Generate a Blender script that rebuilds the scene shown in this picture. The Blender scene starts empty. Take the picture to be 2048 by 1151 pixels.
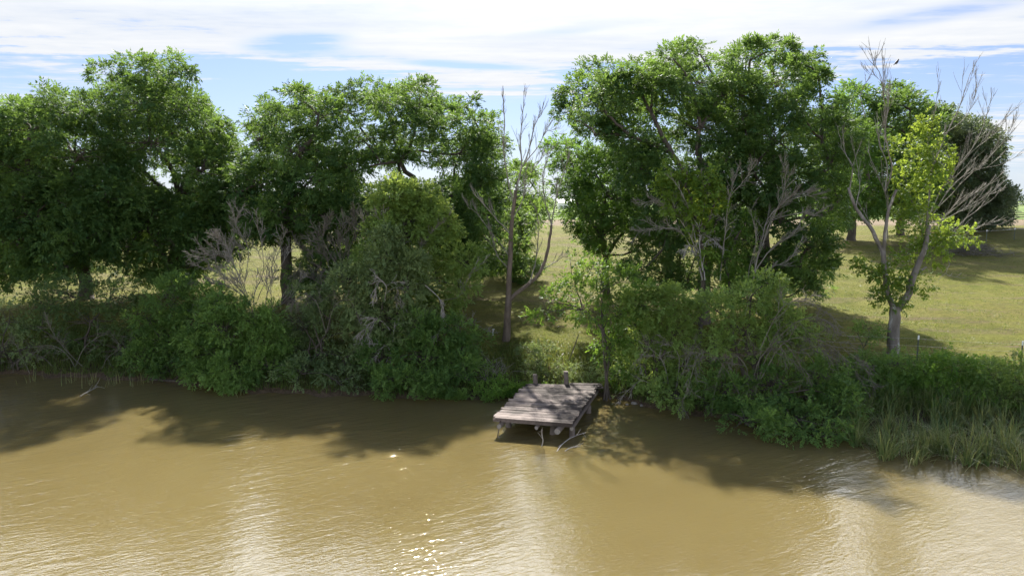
import bpy, math
import numpy as np
from mathutils import Vector

scene = bpy.context.scene
COL = scene.collection
R = math.radians
pi = math.pi

# ------------------------------------------------------------------ camera model
CAM_H, PITCH, FPX = 8.8, R(7.3), 1365.0
cP, sP = math.cos(PITCH), math.sin(PITCH)


def P(px, py, Y):
    """world point seen at photo pixel (2048 wide) at distance Y from the camera"""
    x = (px - 1024.0) / FPX
    v = (575.5 - py) / FPX
    d = np.array([x, cP + v * sP, -sP + v * cP])
    return np.array([0, 0, CAM_H]) + d * (Y / d[1])


def mpp(py, Y):
    v = (575.5 - py) / FPX
    return Y / (cP + v * sP) / FPX


def on_plane(px, py, z):
    x = (px - 1024.0) / FPX
    v = (575.5 - py) / FPX
    d = np.array([x, cP + v * sP, -sP + v * cP])
    t = (z - CAM_H) / d[2]
    return np.array([0, 0, CAM_H]) + d * t


# ------------------------------------------------------------------ terrain
_sh = [(-500, 742), (0, 748), (200, 757), (360, 765), (480, 782), (560, 788), (700, 792), (860, 797), (960, 800),
       (1010, 792), (1060, 785), (1200, 792), (1260, 806), (1330, 818), (1420, 838), (1560, 850), (1700, 850), (1800, 846), (2048, 852),
       (2400, 870)]
_sh = np.array([on_plane(a, b, 0)[:2] for a, b in _sh])
_sh = np.vstack([[-400, _sh[0, 1] + 30], [-70, _sh[0, 1] + 6], _sh, [60, 22], [400, 0]])


def shore(x):
    return np.interp(x, _sh[:, 0], _sh[:, 1]) + 0.22 * np.sin(x * 1.7) + 0.15 * np.sin(x * 3.9 + 1)


def smooth(a, b, x):
    t = np.clip((x - a) / (b - a), 0, 1)
    return t * t * (3 - 2 * t)


def ground(x, y):
    x = np.asarray(x, float); y = np.asarray(y, float)
    s = y - shore(x)
    lawn = 1.2 + 0.0775 * (np.minimum(y, 78) - 34)
    lawn = lawn + np.where(y > 78, 0.9 * (1 - np.exp(-(y - 78) * 0.0775 / 0.9)), 0)
    lawn = np.maximum(lawn, 0.8)
    bump = 0.05 * np.sin(x * 0.9 + 0.5 * y) + 0.05 * np.sin(y * 0.7 - x * 0.33) + 0.03 * np.sin(2.3 * x + 1.1 * y)
    k = smooth(-0.3, 4.5, s)
    up = lawn * k + bump * smooth(0, 3, s) * np.where(y > 90, 0.3, 1)
    up = up + 0.25 * smooth(0, 0.7, s) * (1 - smooth(1, 4, s))
    dn = -1.6 * (1 - np.exp(np.minimum(s, 0) / 2.5))
    return np.where(s > 0, up, dn)


def base_pt(px, Y):
    z = 1.0
    for _ in range(6):
        # image v for height z at distance Y
        q = (z - CAM_H) / Y
        v = (q * cP + sP) / (cP - q * sP)
        X = (px - 1024.0) / FPX * Y / (cP + v * sP)
        z = float(ground(X, Y))
    return np.array([X, Y, z])


# ------------------------------------------------------------------ materials
def new_mat(name):
    m = bpy.data.materials.new(name)
    m.use_nodes = True
    nt = m.node_tree
    nt.nodes.clear()
    return m, nt, nt.nodes, nt.links


def N(nt, t, **kw):
    n = nt.nodes.new(t)
    for k, v in kw.items():
        if hasattr(n, k):
            setattr(n, k, v)
        else:
            n.inputs[k.replace('_', ' ')].default_value = v
    return n


def ramp(nt, stops, fac):
    r = nt.nodes.new('ShaderNodeValToRGB')
    e = r.color_ramp.elements
    while len(e) < len(stops):
        e.new(0.5)
    for i, (p, c) in enumerate(stops):
        e[i].position = p
        e[i].color = (*c, 1) if len(c) == 3 else c
    nt.links.new(fac, r.inputs[0])
    return r.outputs[0]


def leaf_mat(name, dark, light, trans=0.4, tcol=None, rough=0.45, spec=0.35):
    m, nt, ns, ln = new_mat(name)
    dark = (dark[0] * .84, dark[1], dark[2]); light = (light[0] * .84, light[1], light[2])
    at = N(nt, 'ShaderNodeAttribute', attribute_name='tint')
    mid = tuple((a + b) / 2 for a, b in zip(dark, light))
    col = ramp(nt, [(0, dark), (0.55, mid), (1, light)], at.outputs['Fac'])
    pb = N(nt, 'ShaderNodeBsdfPrincipled', Roughness=rough)
    pb.inputs['Specular IOR Level'].default_value = spec
    ln.new(col, pb.inputs['Base Color'])
    tr = N(nt, 'ShaderNodeBsdfTranslucent')
    if tcol is None:
        tcol = (light[0] * 1.75 + 0.02, light[1] * 1.6 + 0.02, light[2] * 1.1)
    tdark = tuple(c * 0.55 for c in tcol)
    ln.new(ramp(nt, [(0, tdark), (1, tcol)], at.outputs['Fac']), tr.inputs['Color'])
    mx = N(nt, 'ShaderNodeMixShader')
    mx.inputs[0].default_value = trans
    ln.new(pb.outputs[0], mx.inputs[1]); ln.new(tr.outputs[0], mx.inputs[2])
    o = N(nt, 'ShaderNodeOutputMaterial')
    ln.new(mx.outputs[0], o.inputs[0])
    return m


def bark_mat(name, a, b, scale=6.0, bump=0.6, pale=None):
    m, nt, ns, ln = new_mat(name)
    tc = N(nt, 'ShaderNodeTexCoord')
    mp = N(nt, 'ShaderNodeMapping')
    mp.inputs['Scale'].default_value = (1, 1, 0.25)
    ln.new(tc.outputs['Object'], mp.inputs[0])
    nz = N(nt, 'ShaderNodeTexNoise', Scale=scale, Detail=6.0, Roughness=0.65)
    ln.new(mp.outputs[0], nz.inputs['Vector'])
    stops = [(0.3, a), (0.7, b)]
    if pale:
        stops = [(0.3, a), (0.55, b), (0.62, pale)]
    col = ramp(nt, stops, nz.outputs['Fac'])
    pb = N(nt, 'ShaderNodeBsdfPrincipled', Roughness=0.85)
    pb.inputs['Specular IOR Level'].default_value = 0.2
    ln.new(col, pb.inputs['Base Color'])
    bp = N(nt, 'ShaderNodeBump', Strength=bump, Distance=0.03)
    nz2 = N(nt, 'ShaderNodeTexNoise', Scale=scale * 4, Detail=4.0)
    ln.new(mp.outputs[0], nz2.inputs['Vector'])
    ln.new(nz2.outputs['Fac'], bp.inputs['Height'])
    ln.new(bp.outputs[0], pb.inputs['Normal'])
    o = N(nt, 'ShaderNodeOutputMaterial')
    ln.new(pb.outputs[0], o.inputs[0])
    return m


M = {}
M['pecan'] = leaf_mat('pecan_leaf', (0.040, 0.088, 0.030), (0.135, 0.200, 0.050), 0.42, rough=.55, spec=.22)
M['pecan_light'] = leaf_mat('pecan_leaf_light', (0.060, 0.122, 0.028), (0.135, 0.215, 0.044), 0.46, rough=.55, spec=.22)  # lighter green foliage of two of the trees
M['oak'] = leaf_mat('oak_leaf', (0.060, 0.080, 0.044), (0.130, 0.155, 0.080), 0.32, spec=.22)
M['ash'] = leaf_mat('ash_leaf', (0.080, 0.145, 0.028), (0.170, 0.25, 0.045), 0.5, spec=.22)
M['shrub'] = leaf_mat('shrub_leaf', (0.0779, 0.1416, 0.0378), (0.2124, 0.2950, 0.0708), 0.42, rough=.55, spec=.22)
M['shrub_dark'] = leaf_mat('dark_shrub_leaf', (0.0708, 0.1121, 0.0401), (0.1770, 0.2242, 0.0708), 0.38, spec=.22)
M['greygreen'] = leaf_mat('grey_green_leaf', (0.115, 0.160, 0.062), (0.26, 0.295, 0.125), 0.40, spec=.22)
M['yellow'] = leaf_mat('yellow_green_leaf', (0.100, 0.180, 0.026), (0.22, 0.30, 0.050), 0.5, (0.34, 0.43, 0.05), spec=.22)
M['willow'] = leaf_mat('bright_shrub_leaf', (0.1298, 0.2124, 0.0496), (0.2950, 0.3776, 0.1062), 0.5, (0.38, 0.46, 0.08), spec=.22)  # raised leaf tone paints in the sunlight that the tall crowns block
M['reed'] = leaf_mat('reed_blade', (0.0448, 0.1239, 0.0330), (0.3186, 0.2773, 0.1239), 0.42)
M['grass'] = leaf_mat('grass_blade', (0.060, 0.110, 0.018), (0.16, 0.17, 0.048), 0.45)
M['weed'] = leaf_mat('weed_leaf', (0.0885, 0.1829, 0.0260), (0.2006, 0.2950, 0.0590), 0.5, spec=.22)
M['far'] = leaf_mat('far_leaf', (0.030, 0.055, 0.032), (0.055, 0.085, 0.05), 0.2)  # bluish tone paints a little distance haze into the leaves
M['bark'] = bark_mat('bark_brown', (0.05, 0.042, 0.034), (0.13, 0.11, 0.09))
M['bark_red'] = bark_mat('bark_red_brown', (0.09, 0.07, 0.055), (0.22, 0.175, 0.14))
M['bark_pale'] = bark_mat('bark_pale', (0.10, 0.085, 0.07), (0.22, 0.20, 0.18), 3.0, pale=(0.44, 0.43, 0.41))
M['dead'] = bark_mat('dead_wood', (0.145, 0.132, 0.108), (0.33, 0.310, 0.265), 4.0)
M['dead_dark'] = bark_mat('dead_wood_dark', (0.100, 0.090, 0.070), (0.235, 0.217, 0.175), 4.0)
M['dead_white'] = bark_mat('dead_wood_pale', (0.26, 0.24, 0.22), (0.46, 0.43, 0.40), 4.0)


# ------------------------------------------------------------------ objects
def tag(o, label=None, cat=None, group=None, kind=None):
    if label: o['label'] = label
    if cat: o['category'] = cat
    if group: o['group'] = group
    if kind: o['kind'] = kind
    return o


def empty(name, loc, label, cat, group=None):
    o = bpy.data.objects.new(name, None)
    o.empty_display_size = 0.3
    COL.objects.link(o)
    o.location = loc
    return tag(o, label, cat, group)


def mesh_obj(name, verts, loops, starts, totals, mat, parent=None, tint=None, smooth_=False):
    me = bpy.data.meshes.new(name)
    verts = np.asarray(verts, np.float32)
    if parent is not None:
        verts = verts - np.array(parent.location, np.float32)
    me.vertices.add(len(verts))
    me.vertices.foreach_set('co', verts.ravel())
    me.loops.add(len(loops))
    me.loops.foreach_set('vertex_index', np.asarray(loops, np.int32))
    me.polygons.add(len(starts))
    me.polygons.foreach_set('loop_start', np.asarray(starts, np.int32))
    me.polygons.foreach_set('loop_total', np.asarray(totals, np.int32))
    me.polygons.foreach_set('use_smooth', np.full(len(starts), smooth_, bool))
    if tint is not None:
        a = me.attributes.new('tint', 'FLOAT', 'FACE')
        a.data.foreach_set('value', np.asarray(tint, np.float32))
    me.update(calc_edges=True)
    me.materials.append(mat)
    o = bpy.data.objects.new(name, me)
    COL.objects.link(o)
    if parent is not None:
        o.parent = parent
    return o


def quads_obj(name, q, mat, parent=None, tint=None, smooth_=False):
    q = np.asarray(q, np.float32)
    n = len(q)
    return mesh_obj(name, q.reshape(-1, 3), np.arange(n * 4), np.arange(n) * 4, np.full(n, 4), mat, parent, tint, smooth_)


def faces_obj(name, verts, faces, mat, parent=None, tint=None, smooth_=False):
    loops = [i for f in faces for i in f]
    tot = [len(f) for f in faces]
    st = np.concatenate([[0], np.cumsum(tot)[:-1]])
    return mesh_obj(name, verts, loops, st, tot, mat, parent, tint, smooth_)


def norm(a):
    return a / np.maximum(np.linalg.norm(a, axis=-1, keepdims=True), 1e-9)


class Tubes:
    """polylines swept with tapering radii, built as one mesh"""

    def __init__(self):
        self.lines = []

    def add(self, pts, r0, r1=None, radii=None, sides=None):
        pts = np.asarray(pts, float)
        n = len(pts)
        if radii is None:
            radii = np.linspace(r0, r0 if r1 is None else r1, n)
        if sides is None:
            mr = radii[0]
            sides = 10 if mr > 0.14 else 6 if mr > 0.04 else 4 if mr > 0.014 else 3
        self.lines.append((pts, np.asarray(radii, float), sides))

    def build(self, name, mat, parent=None):
        groups = {}
        for l in self.lines:
            groups.setdefault((len(l[0]), l[2]), []).append(l)
        V, F4, off = [], [], 0
        for (n, k), ls in groups.items():
            p = np.stack([l[0] for l in ls]); r = np.stack([l[1] for l in ls])
            t = norm(np.gradient(p, axis=1))
            ref = np.where(np.abs(t[..., 2:3]) > 0.85, np.array([1., 0.1, 0]), np.array([0., 0.1, 1.]))
            # constant reference per line to stop twisting
            ref = np.repeat(norm(ref[:, :1]), n, axis=1)
            a = norm(np.cross(t, ref)); b = np.cross(t, a)
            ang = np.arange(k) * 2 * pi / k
            ring = p[:, :, None] + r[:, :, None, None] * (np.cos(ang)[:, None] * a[:, :, None] + np.sin(ang)[:, None] * b[:, :, None])
            m = len(ls)
            V.append(ring.reshape(-1, 3))
            idx = np.arange(m * n * k).reshape(m, n, k) + off
            q = np.stack([idx[:, :-1], np.roll(idx[:, :-1], -1, 2), np.roll(idx[:, 1:], -1, 2), idx[:, 1:]], -1)
            F4.append(q.reshape(-1, 4))
            off += m * n * k
            if k == 4 or k == 3 or True:
                # end caps, as fans of quads/triangles collapsed onto first vertex
                for e in (0, n - 1):
                    ring_i = idx[:, e]
                    for j in range(1, k - 1, 2):
                        j2 = min(j + 2, k - 1)
                        c = np.stack([ring_i[:, 0], ring_i[:, j], ring_i[:, j + 1], ring_i[:, j2]], -1)
                        if j2 != j + 1:
                            F4.append(c)
        V = np.concatenate(V); Fq = np.concatenate(F4)
        nf = len(Fq)
        return mesh_obj(name, V, Fq.ravel(), np.arange(nf) * 4, np.full(nf, 4), mat, parent, None, True)


def curve(rng, a, b, n, sag=0.0, wob=0.08, lift=0.0):
    a = np.asarray(a, float); b = np.asarray(b, float)
    t = np.linspace(0, 1, n)[:, None]
    L = np.linalg.norm(b - a)
    p = a + (b - a) * t
    bow = np.sin(t * pi)
    off = rng.normal(0, 1, 3) * wob * L
    p = p + bow * off
    p[:, 2] += (bow[:, 0] * (lift - sag)) * L
    j = rng.normal(0, 1, (n, 3)) * wob * 0.22 * L
    j[0] = j[-1] = 0
    return p + j


def smooth_line(pts, n):
    pts = np.asarray(pts, float)
    m = len(pts)
    if m == 2:
        t = np.linspace(0, 1, n)[:, None]
        return pts[0] * (1 - t) + pts[1] * t
    ext = np.vstack([2 * pts[0] - pts[1], pts, 2 * pts[-1] - pts[-2]])
    out = []
    for u in np.linspace(0, m - 1, n):
        i = min(int(u), m - 2); f = u - i
        p0, p1, p2, p3 = ext[i:i + 4]
        out.append(0.5 * (2 * p1 + (p2 - p0) * f + (2 * p0 - 5 * p1 + 4 * p2 - p3) * f * f + (3 * p1 - p0 - 3 * p2 + p3) * f ** 3))
    return np.array(out)


def twigs(rng, tb, line, radii, n, length, up=0.35, spread=0.75, depth=2, gnarl=0.13, t0=0.25, minr=0.0085, pull=None, ratio=0.5):
    """recursive side twigs along a polyline"""
    m = len(line)
    for i in range(n):
        t = t0 + (1 - t0) * ((i + rng.random()) / n)
        u = t * (m - 1); k = min(int(u), m - 2); f = u - k
        p = line[k] * (1 - f) + line[k + 1] * f
        r = (radii[k] * (1 - f) + radii[k + 1] * f)
        tan = norm(line[k + 1] - line[k])
        d = norm(tan * 0.9 + rng.normal(0, 1, 3) * spread * 0.55 + np.array([0, 0, up]) + (0 if pull is None else np.asarray(pull)))
        L = length * (0.45 + 0.8 * rng.random()) * (1.15 - 0.5 * t)
        npt = 5
        pts = [p]
        dd = d.copy()
        for s in range(npt - 1):
            dd = norm(dd + rng.normal(0, gnarl, 3) + np.array([0, 0, up * 0.15]))
            pts.append(pts[-1] + dd * L / (npt - 1))
        pts = np.array(pts)
        r0 = max(min(r * 0.6, 0.009 + 0.009 * L), minr)
        rr = np.linspace(r0, minr * 0.7, npt)
        tb.add(pts, 0, radii=rr)
        if depth > 1:
            twigs(rng, tb, pts, rr, max(2, int(n * 0.7)), L * ratio, up * 0.8, spread, depth - 1, gnarl, 0.2, minr, pull, ratio)


# ------------------------------------------------------------------ leaf sprays
def template(kind):
    L = []

    def leaf(x, y, ang, ln, w, z0=0.0, tilt=0.0):
        d = np.array([math.cos(ang), math.sin(ang), -tilt]); s = np.array([-math.sin(ang), math.cos(ang), 0])
        b = np.array([x, y, z0])
        L.append([b, b + d * ln * 0.45 + s * w * 0.5 + [0, 0, 0.02], b + d * ln, b + d * ln * 0.45 - s * w * 0.5 + [0, 0, 0.02]])
    if kind == 'pinnate':
        for i, t in enumerate((0.22, 0.48, 0.74)):
            z = -0.22 * t * t
            leaf(t, 0.0, R(52 - 6 * i), 0.46, 0.19, z, 0.25)
            leaf(t, 0.0, -R(52 - 6 * i), 0.46, 0.19, z, 0.25)
        leaf(0.9, 0, 0, 0.42, 0.18, -0.2, 0.3)
    elif kind == 'ovate':
        for i in range(7):
            t = 0.08 + 0.15 * i
            sgn = 1 if i % 2 else -1
            leaf(t, 0, sgn * R(50 - 3 * i), 0.36, 0.23, -0.1 * t, 0.15 * (i % 3))
        leaf(0.95, 0, 0, 0.34, 0.2, -0.12, 0.2)
    elif kind == 'broad':
        for i in range(5):
            t = 0.1 + 0.2 * i
            sgn = 1 if i % 2 else -1
            leaf(t, 0, sgn * R(60 - 5 * i), 0.48, 0.42, -0.1 * t, 0.3 * ((i + 1) % 3))
    elif kind == 'narrow':
        for i in range(8):
            t = 0.05 + 0.12 * i
            sgn = 1 if i % 2 else -1
            leaf(t, 0, sgn * R(38), 0.40, 0.12, -0.15 * t * t, 0.3)
    return np.array(L)


TPL = {k: template(k) for k in ('pinnate', 'ovate', 'broad', 'narrow')}


def sprays(rng, pos, axis, nrm, size, kind, tint):
    T = TPL[kind]                                     # (l,4,3)
    a = norm(axis)
    b = norm(np.cross(nrm, a)); n = np.cross(a, b)
    fr = np.stack([a, b, n], 1)                       # (s,3,3)
    v = np.einsum('lkc,scd->slkd', T, fr) * size[:, None, None, None]
    v += rng.normal(0, 0.045, (len(pos), len(T), 1, 3)) * size[:, None, None, None]
    # twist each leaf a little: move the two side corners
    tw = rng.normal(0, 0.055, (len(pos), len(T), 1)) * size[:, None, None]
    v[:, :, 1] += tw * n[:, None, :]
    v[:, :, 3] -= tw * n[:, None, :]
    v += pos[:, None, None, :]
    tt = np.clip(tint[:, None] + rng.normal(0, 0.16, (len(pos), len(T))), 0, 1)
    return v.reshape(-1, 4, 3), tt.ravel()


def clump_leaves(rng, c, r, out, per, size, kind, flat=0.7, droop=0.25, tint0=0.5, upb=0.45):
    """c (n,3) clump centres, r (n,) radii, out (n,3) outward directions"""
    n = len(c)
    cnt = np.maximum(2, (per * (0.6 + 0.8 * rng.random(n))).astype(int))
    idx = np.repeat(np.arange(n), cnt)
    m = len(idx)
    u = norm(rng.normal(0, 1, (m, 3)) + out[idx] * 0.5 + np.array([0, 0, upb]))
    rad = rng.random(m) ** 0.45
    pos = c[idx] + u * rad[:, None] * r[idx][:, None] * np.array([1, 1, flat])
    ax = norm(u * 0.8 + out[idx] * 0.35 + rng.normal(0, 0.45, (m, 3)) - np.array([0, 0, droop]))
    nr = norm(np.array([0, 0, 1.0]) + u * 0.35 + rng.normal(0, 0.42, (m, 3)))
    ct = np.clip(tint0 + rng.normal(0, 0.26, n), 0.02, 0.98)
    sz = size * (0.5 + 0.85 * rng.random(m))
    return sprays(rng, pos, ax, nr, sz, kind, ct[idx])


def place_blobs(rng, blobs, Y, spread, zmin_k=0.45):
    """photo-space ellipses -> world ellipsoids; wide crowns get extra ones in depth"""
    W = []
    bx = np.array([b[0] for b in blobs], float); by = np.array([b[1] for b in blobs], float)
    cx, cy = (bx.min() + bx.max()) / 2, (by.min() + by.max()) / 2
    Rx = (bx.max() - bx.min()) / 2 + 40; Ry = (by.max() - by.min()) / 2 + 40
    for b in blobs:
        px, py, rx, ry = b[:4]
        yy = Y + (b[4] if len(b) > 4 else 0)
        e = 1 - min(1, ((px - cx) / Rx) ** 2 * 0.9 + ((py - cy) / Ry) ** 2 * 0.6)
        half = spread * math.sqrt(max(e, 0.02))
        k = max(1, int(round(half / 1.5)))
        offs = [0.0] if k == 1 else list(np.linspace(-half, half, k) + rng.normal(0, 0.25, k))
        if len(b) > 4 and k == 1:
            offs = [0.0]
        for o in offs:
            y2 = yy + o
            s = mpp(py, y2)
            rad = np.array([rx * s, max(rx, ry) * s * 1.05, ry * s])
            c = P(px + rng.normal(0, 0.12) * rx * (k > 1), py + rng.normal(0, 0.10) * ry * (k > 1), y2)
            guard = 0
            while c[2] < max(float(ground(c[0], c[1])), 0.0) + zmin_k * rad[2] and guard < 60:
                y2 -= 0.25; guard += 1
                c = P(px, py, y2)
            W.append((c, rad))
    return W


def tree(name, cat, label, base, Y, blobs, leaf='pecan', kind='pinnate', size=0.37, per=62, cr=0.86, dens=0.98, spread=4.0,
         trunk_r=0.32, fork=None, bark='bark', seed=0, group=None, tint0=0.5, flat=0.55, droop=0.25, stems=1, crown_name='crown',
         trunk_name='trunk', gaps=0.0, upb=0.45, extra=None, twigginess=1.0, lean=None, zmin_k=0.45, shell=0.55):
    rng = np.random.default_rng(seed)
    bp = base_pt(*base)
    root = empty(name, bp, label, cat, group)
    W = place_blobs(rng, blobs, Y, spread, zmin_k)
    tb = Tubes()
    cen = np.array([w[0] for w in W])
    if fork is None:
        top = cen.mean(0)
        hgt = top[2] - bp[2]
        fk = bp + np.array([(top[0] - bp[0]) * 0.25, (top[1] - bp[1]) * 0.2, max(hgt * 0.42, 0.3)])
    else:
        fk = P(fork[0], fork[1], base[1] if len(fork) < 3 else fork[2])
    # spanning tree of limbs
    nodes = [fk]; par = [-1]
    order = np.argsort(np.linalg.norm(cen - fk, axis=1) + rng.normal(0, 0.4, len(cen)))
    df = [0.0]
    for i in order:
        c = cen[i]
        nd = np.array(nodes)
        dist = np.linalg.norm(nd - c, axis=1)
        cost = dist + 0.55 * np.array(df) + np.where(nd[:, 2] > c[2] + 0.5, 1.5, 0)
        j = int(np.argmin(cost))
        nodes.append(c); par.append(j); df.append(df[j] + dist[j])
    wgt = np.ones(len(nodes)) * 0.6
    wgt[0] = 0
    for i in range(len(nodes) - 1, 0, -1):
        wgt[par[i]] += wgt[i]
    tot = max(wgt[0], 1)
    rad_of = lambda w: trunk_r * 0.85 * (w / tot) ** 0.5
    # trunk(s)
    if stems == 1:
        pts = curve(rng, bp - np.array([0, 0, 0.25]), fk, 9, wob=0.03)
        rr = np.linspace(trunk_r, trunk_r * 0.82, 9); rr[0] = trunk_r * 1.35; rr[1] = trunk_r * 1.1
        tb.add(pts, 0, radii=rr)
    else:
        for s in range(stems):
            o = np.array([rng.normal(0, 0.25), rng.normal(0, 0.25), -0.2])
            tgt = cen[rng.integers(len(cen))]
            pts = curve(rng, bp + o, fk * 0.5 + tgt * 0.5, 7, wob=0.06)
            tb.add(pts, trunk_r * (0.7 + 0.4 * rng.random()), trunk_r * 0.35)
        tb.add(curve(rng, bp - np.array([0, 0, 0.2]), fk, 6, wob=0.05), trunk_r, trunk_r * 0.7)
    for i in range(1, len(nodes)):
        a, b = nodes[par[i]], nodes[i]
        r1 = max(rad_of(wgt[i]), 0.018)
        r0 = min(rad_of(wgt[par[i]]) * 0.95, r1 * 1.5)
        tb.add(curve(rng, a, b, 7, wob=0.07, lift=0.03), r0, r1 * 0.85)
    # clumps
    C, CR, CO = [], [], []
    ctr = cen.mean(0)
    for (c, rad) in W:
        rad = np.maximum(rad - 0.30 * cr, 0.35 * rad)
        rm = rad.mean()
        area = 4 * pi * (rm + 0.25 * cr) ** 2
        k = max(3, int(dens * area / (pi * cr * cr) * 0.72))
        u = norm(rng.normal(0, 1, (k, 3)) + np.array([0, 0, 0.25]))
        sh = shell + (1.0 - shell) * rng.random((k, 1)) + (rng.random((k, 1)) < 0.08) * 0.18
        pc = c + u * rad * sh
        if gaps:
            keep = rng.random(k) > gaps
            pc, u = pc[keep], u[keep]
        k = len(pc)
        pc[:, 2] = np.maximum(pc[:, 2], np.maximum(ground(pc[:, 0], pc[:, 1]), 0) + 0.12 + 0.45 * rng.random(k))
        C.append(pc); CO.append(norm(u + norm(pc - ctr) * 0.4))
        CR.append(cr * (0.65 + 0.7 * rng.random(k)) * min(1.0, rm / cr * 0.9))
        for q in range(int(k * twigginess)):
            tb.add(curve(rng, c + rng.normal(0, 0.1, 3), pc[q % k], 5, wob=0.10, lift=0.02), max(0.012, min(0.035, rm * 0.02)), 0.006)
    C = np.concatenate(C); CR = np.concatenate(CR); CO = np.concatenate(CO)
    q, t = clump_leaves(rng, C, CR, CO, per, size, kind, flat, droop, tint0, upb)
    if extra is not None:
        extra(rng, tb, bp)
    tb.build(trunk_name, M[bark], root)
    quads_obj(crown_name, q, M[leaf], root, t)
    tree.count += len(q)
    return root


tree.count = 0


def limb_px(tb, rng, pts, r0, r1, Y, jit=0.0, n=None, tw=0, twl=1.0, **kw):
    """limb traced as photo pixels (px,py[,dY]) at distance Y"""
    w = np.array([P(p[0], p[1], Y + (p[2] if len(p) > 2 else 0)) for p in pts])
    if jit:
        d = np.cumsum(rng.normal(0, jit, len(w))); d -= d[0]
        w[:, 1] += d
    ln = smooth_line(w, n or max(8, 3 * len(pts)))
    ln[1:-1] += rng.normal(0, 0.012, (len(ln) - 2, 3))
    rr = np.linspace(r0 * (0.72 if tw else 1), r1, len(ln))
    tb.add(ln, 0, radii=rr)
    if tw:
        twigs(rng, tb, ln, rr, tw, twl, **kw)
    return ln, rr

# ------------------------------------------------------------------ world, sun, camera
SUN_EL, SUN_AZ = 42.0, -6.0            # behind the trees, a little left of the view axis
w = bpy.data.worlds.new("World")
scene.world = w
w.use_nodes = True
nt = w.node_tree
nt.nodes.clear()
ln = nt.links
sky = N(nt, 'ShaderNodeTexSky', sky_type='NISHITA')
sky.sun_disc = False
sky.sun_elevation = R(SUN_EL)
sky.sun_rotation = R(SUN_AZ)
sky.air_density = 1.0
sky.dust_density = 0.6
sky.ozone_density = 1.6
SKY_K = 0.05


def MATH(op, a, b=None, c=None, clamp=False, tree_=None):
    n = (tree_ or nt).nodes.new('ShaderNodeMath')
    n.operation = op
    n.use_clamp = clamp
    for i, v in enumerate((a, b, c)):
        if v is None: continue
        if isinstance(v, (int, float)): n.inputs[i].default_value = v
        else: (tree_ or nt).links.new(v, n.inputs[i])
    return n.outputs[0]


def SSTEP(x, a, b):
    n = nt.nodes.new('ShaderNodeMapRange')
    n.interpolation_type = 'SMOOTHSTEP'
    ln.new(x, n.inputs[0])
    n.inputs[1].default_value = a; n.inputs[2].default_value = b
    n.inputs[3].default_value = 0; n.inputs[4].default_value = 1
    return n.outputs[0]


tc = N(nt, 'ShaderNodeTexCoord')
sep = N(nt, 'ShaderNodeSeparateXYZ')
ln.new(tc.outputs['Generated'], sep.inputs[0])
dx, dy, dz = sep.outputs
hor = MATH('SQRT', MATH('ADD', MATH('MULTIPLY', dx, dx), MATH('MULTIPLY', dy, dy)))
el = MATH('MULTIPLY', MATH('ARCTAN2', dz, hor), 180 / pi)         # elevation, degrees
az = MATH('MULTIPLY', MATH('ARCTAN2', dx, dy), 180 / pi)          # azimuth from the view axis, degrees
# cloud sheet seen in perspective
zc = MATH('MAXIMUM', dz, 0.03)
cu = MATH('DIVIDE', dx, zc); cv = MATH('DIVIDE', dy, zc)
comb = N(nt, 'ShaderNodeCombineXYZ')
ln.new(cu, comb.inputs[0]); ln.new(cv, comb.inputs[1])
mp = N(nt, 'ShaderNodeMapping')
mp.inputs['Scale'].default_value = (0.55, 0.8, 1)
mp.inputs['Rotation'].default_value = (0, 0, R(24))
ln.new(comb.outputs[0], mp.inputs[0])
n1 = N(nt, 'ShaderNodeTexNoise', Scale=0.9, Detail=7.0, Roughness=0.58, Distortion=0.6)
ln.new(mp.outputs[0], n1.inputs['Vector'])
mp2 = N(nt, 'ShaderNodeMapping')
mp2.inputs['Scale'].default_value = (0.28, 1.5, 1)
mp2.inputs['Rotation'].default_value = (0, 0, R(-16))
ln.new(comb.outputs[0], mp2.inputs[0])
n2 = N(nt, 'ShaderNodeTexNoise', Scale=1.3, Detail=8.0, Roughness=0.62, Distortion=0.4)
ln.new(mp2.outputs[0], n2.inputs['Vector'])
n3 = N(nt, 'ShaderNodeTexNoise', Scale=9.0, Detail=4.0, Roughness=0.6, Distortion=0.3)     # fine mackerel ripple
ln.new(mp.outputs[0], n3.inputs['Vector'])
f1 = MATH('SUBTRACT', n1.outputs['Fac'], 0.5)
f2 = MATH('SUBTRACT', n2.outputs['Fac'], 0.5)
f3 = MATH('SUBTRACT', n3.outputs['Fac'], 0.5)
nsum = MATH('ADD', MATH('ADD', MATH('MULTIPLY', f1, 1.2), MATH('MULTIPLY', f2, 1.5)), MATH('MULTIPLY', f3, 0.45))
# main sheet: white above about 10 degrees, clear band under it
e2 = MATH('ADD', el, MATH('MULTIPLY', nsum, 6.0))
sheet = SSTEP(e2, 9.0, 11.3)


def spot(a0, e0, ra, re, tilt, k):
    """soft elliptical opening (negative) or bank (positive) in the sheet"""
    da = MATH('SUBTRACT', az, a0); de = MATH('SUBTRACT', el, e0)
    de2 = MATH('SUBTRACT', de, MATH('MULTIPLY', da, tilt))
    d = MATH('ADD', MATH('POWER', MATH('DIVIDE', da, ra), 2.0), MATH('POWER', MATH('DIVIDE', de2, re), 2.0))
    g = MATH('POWER', 2.718, MATH('MULTIPLY', d, -1.0))
    return MATH('MULTIPLY', g, k)


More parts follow.
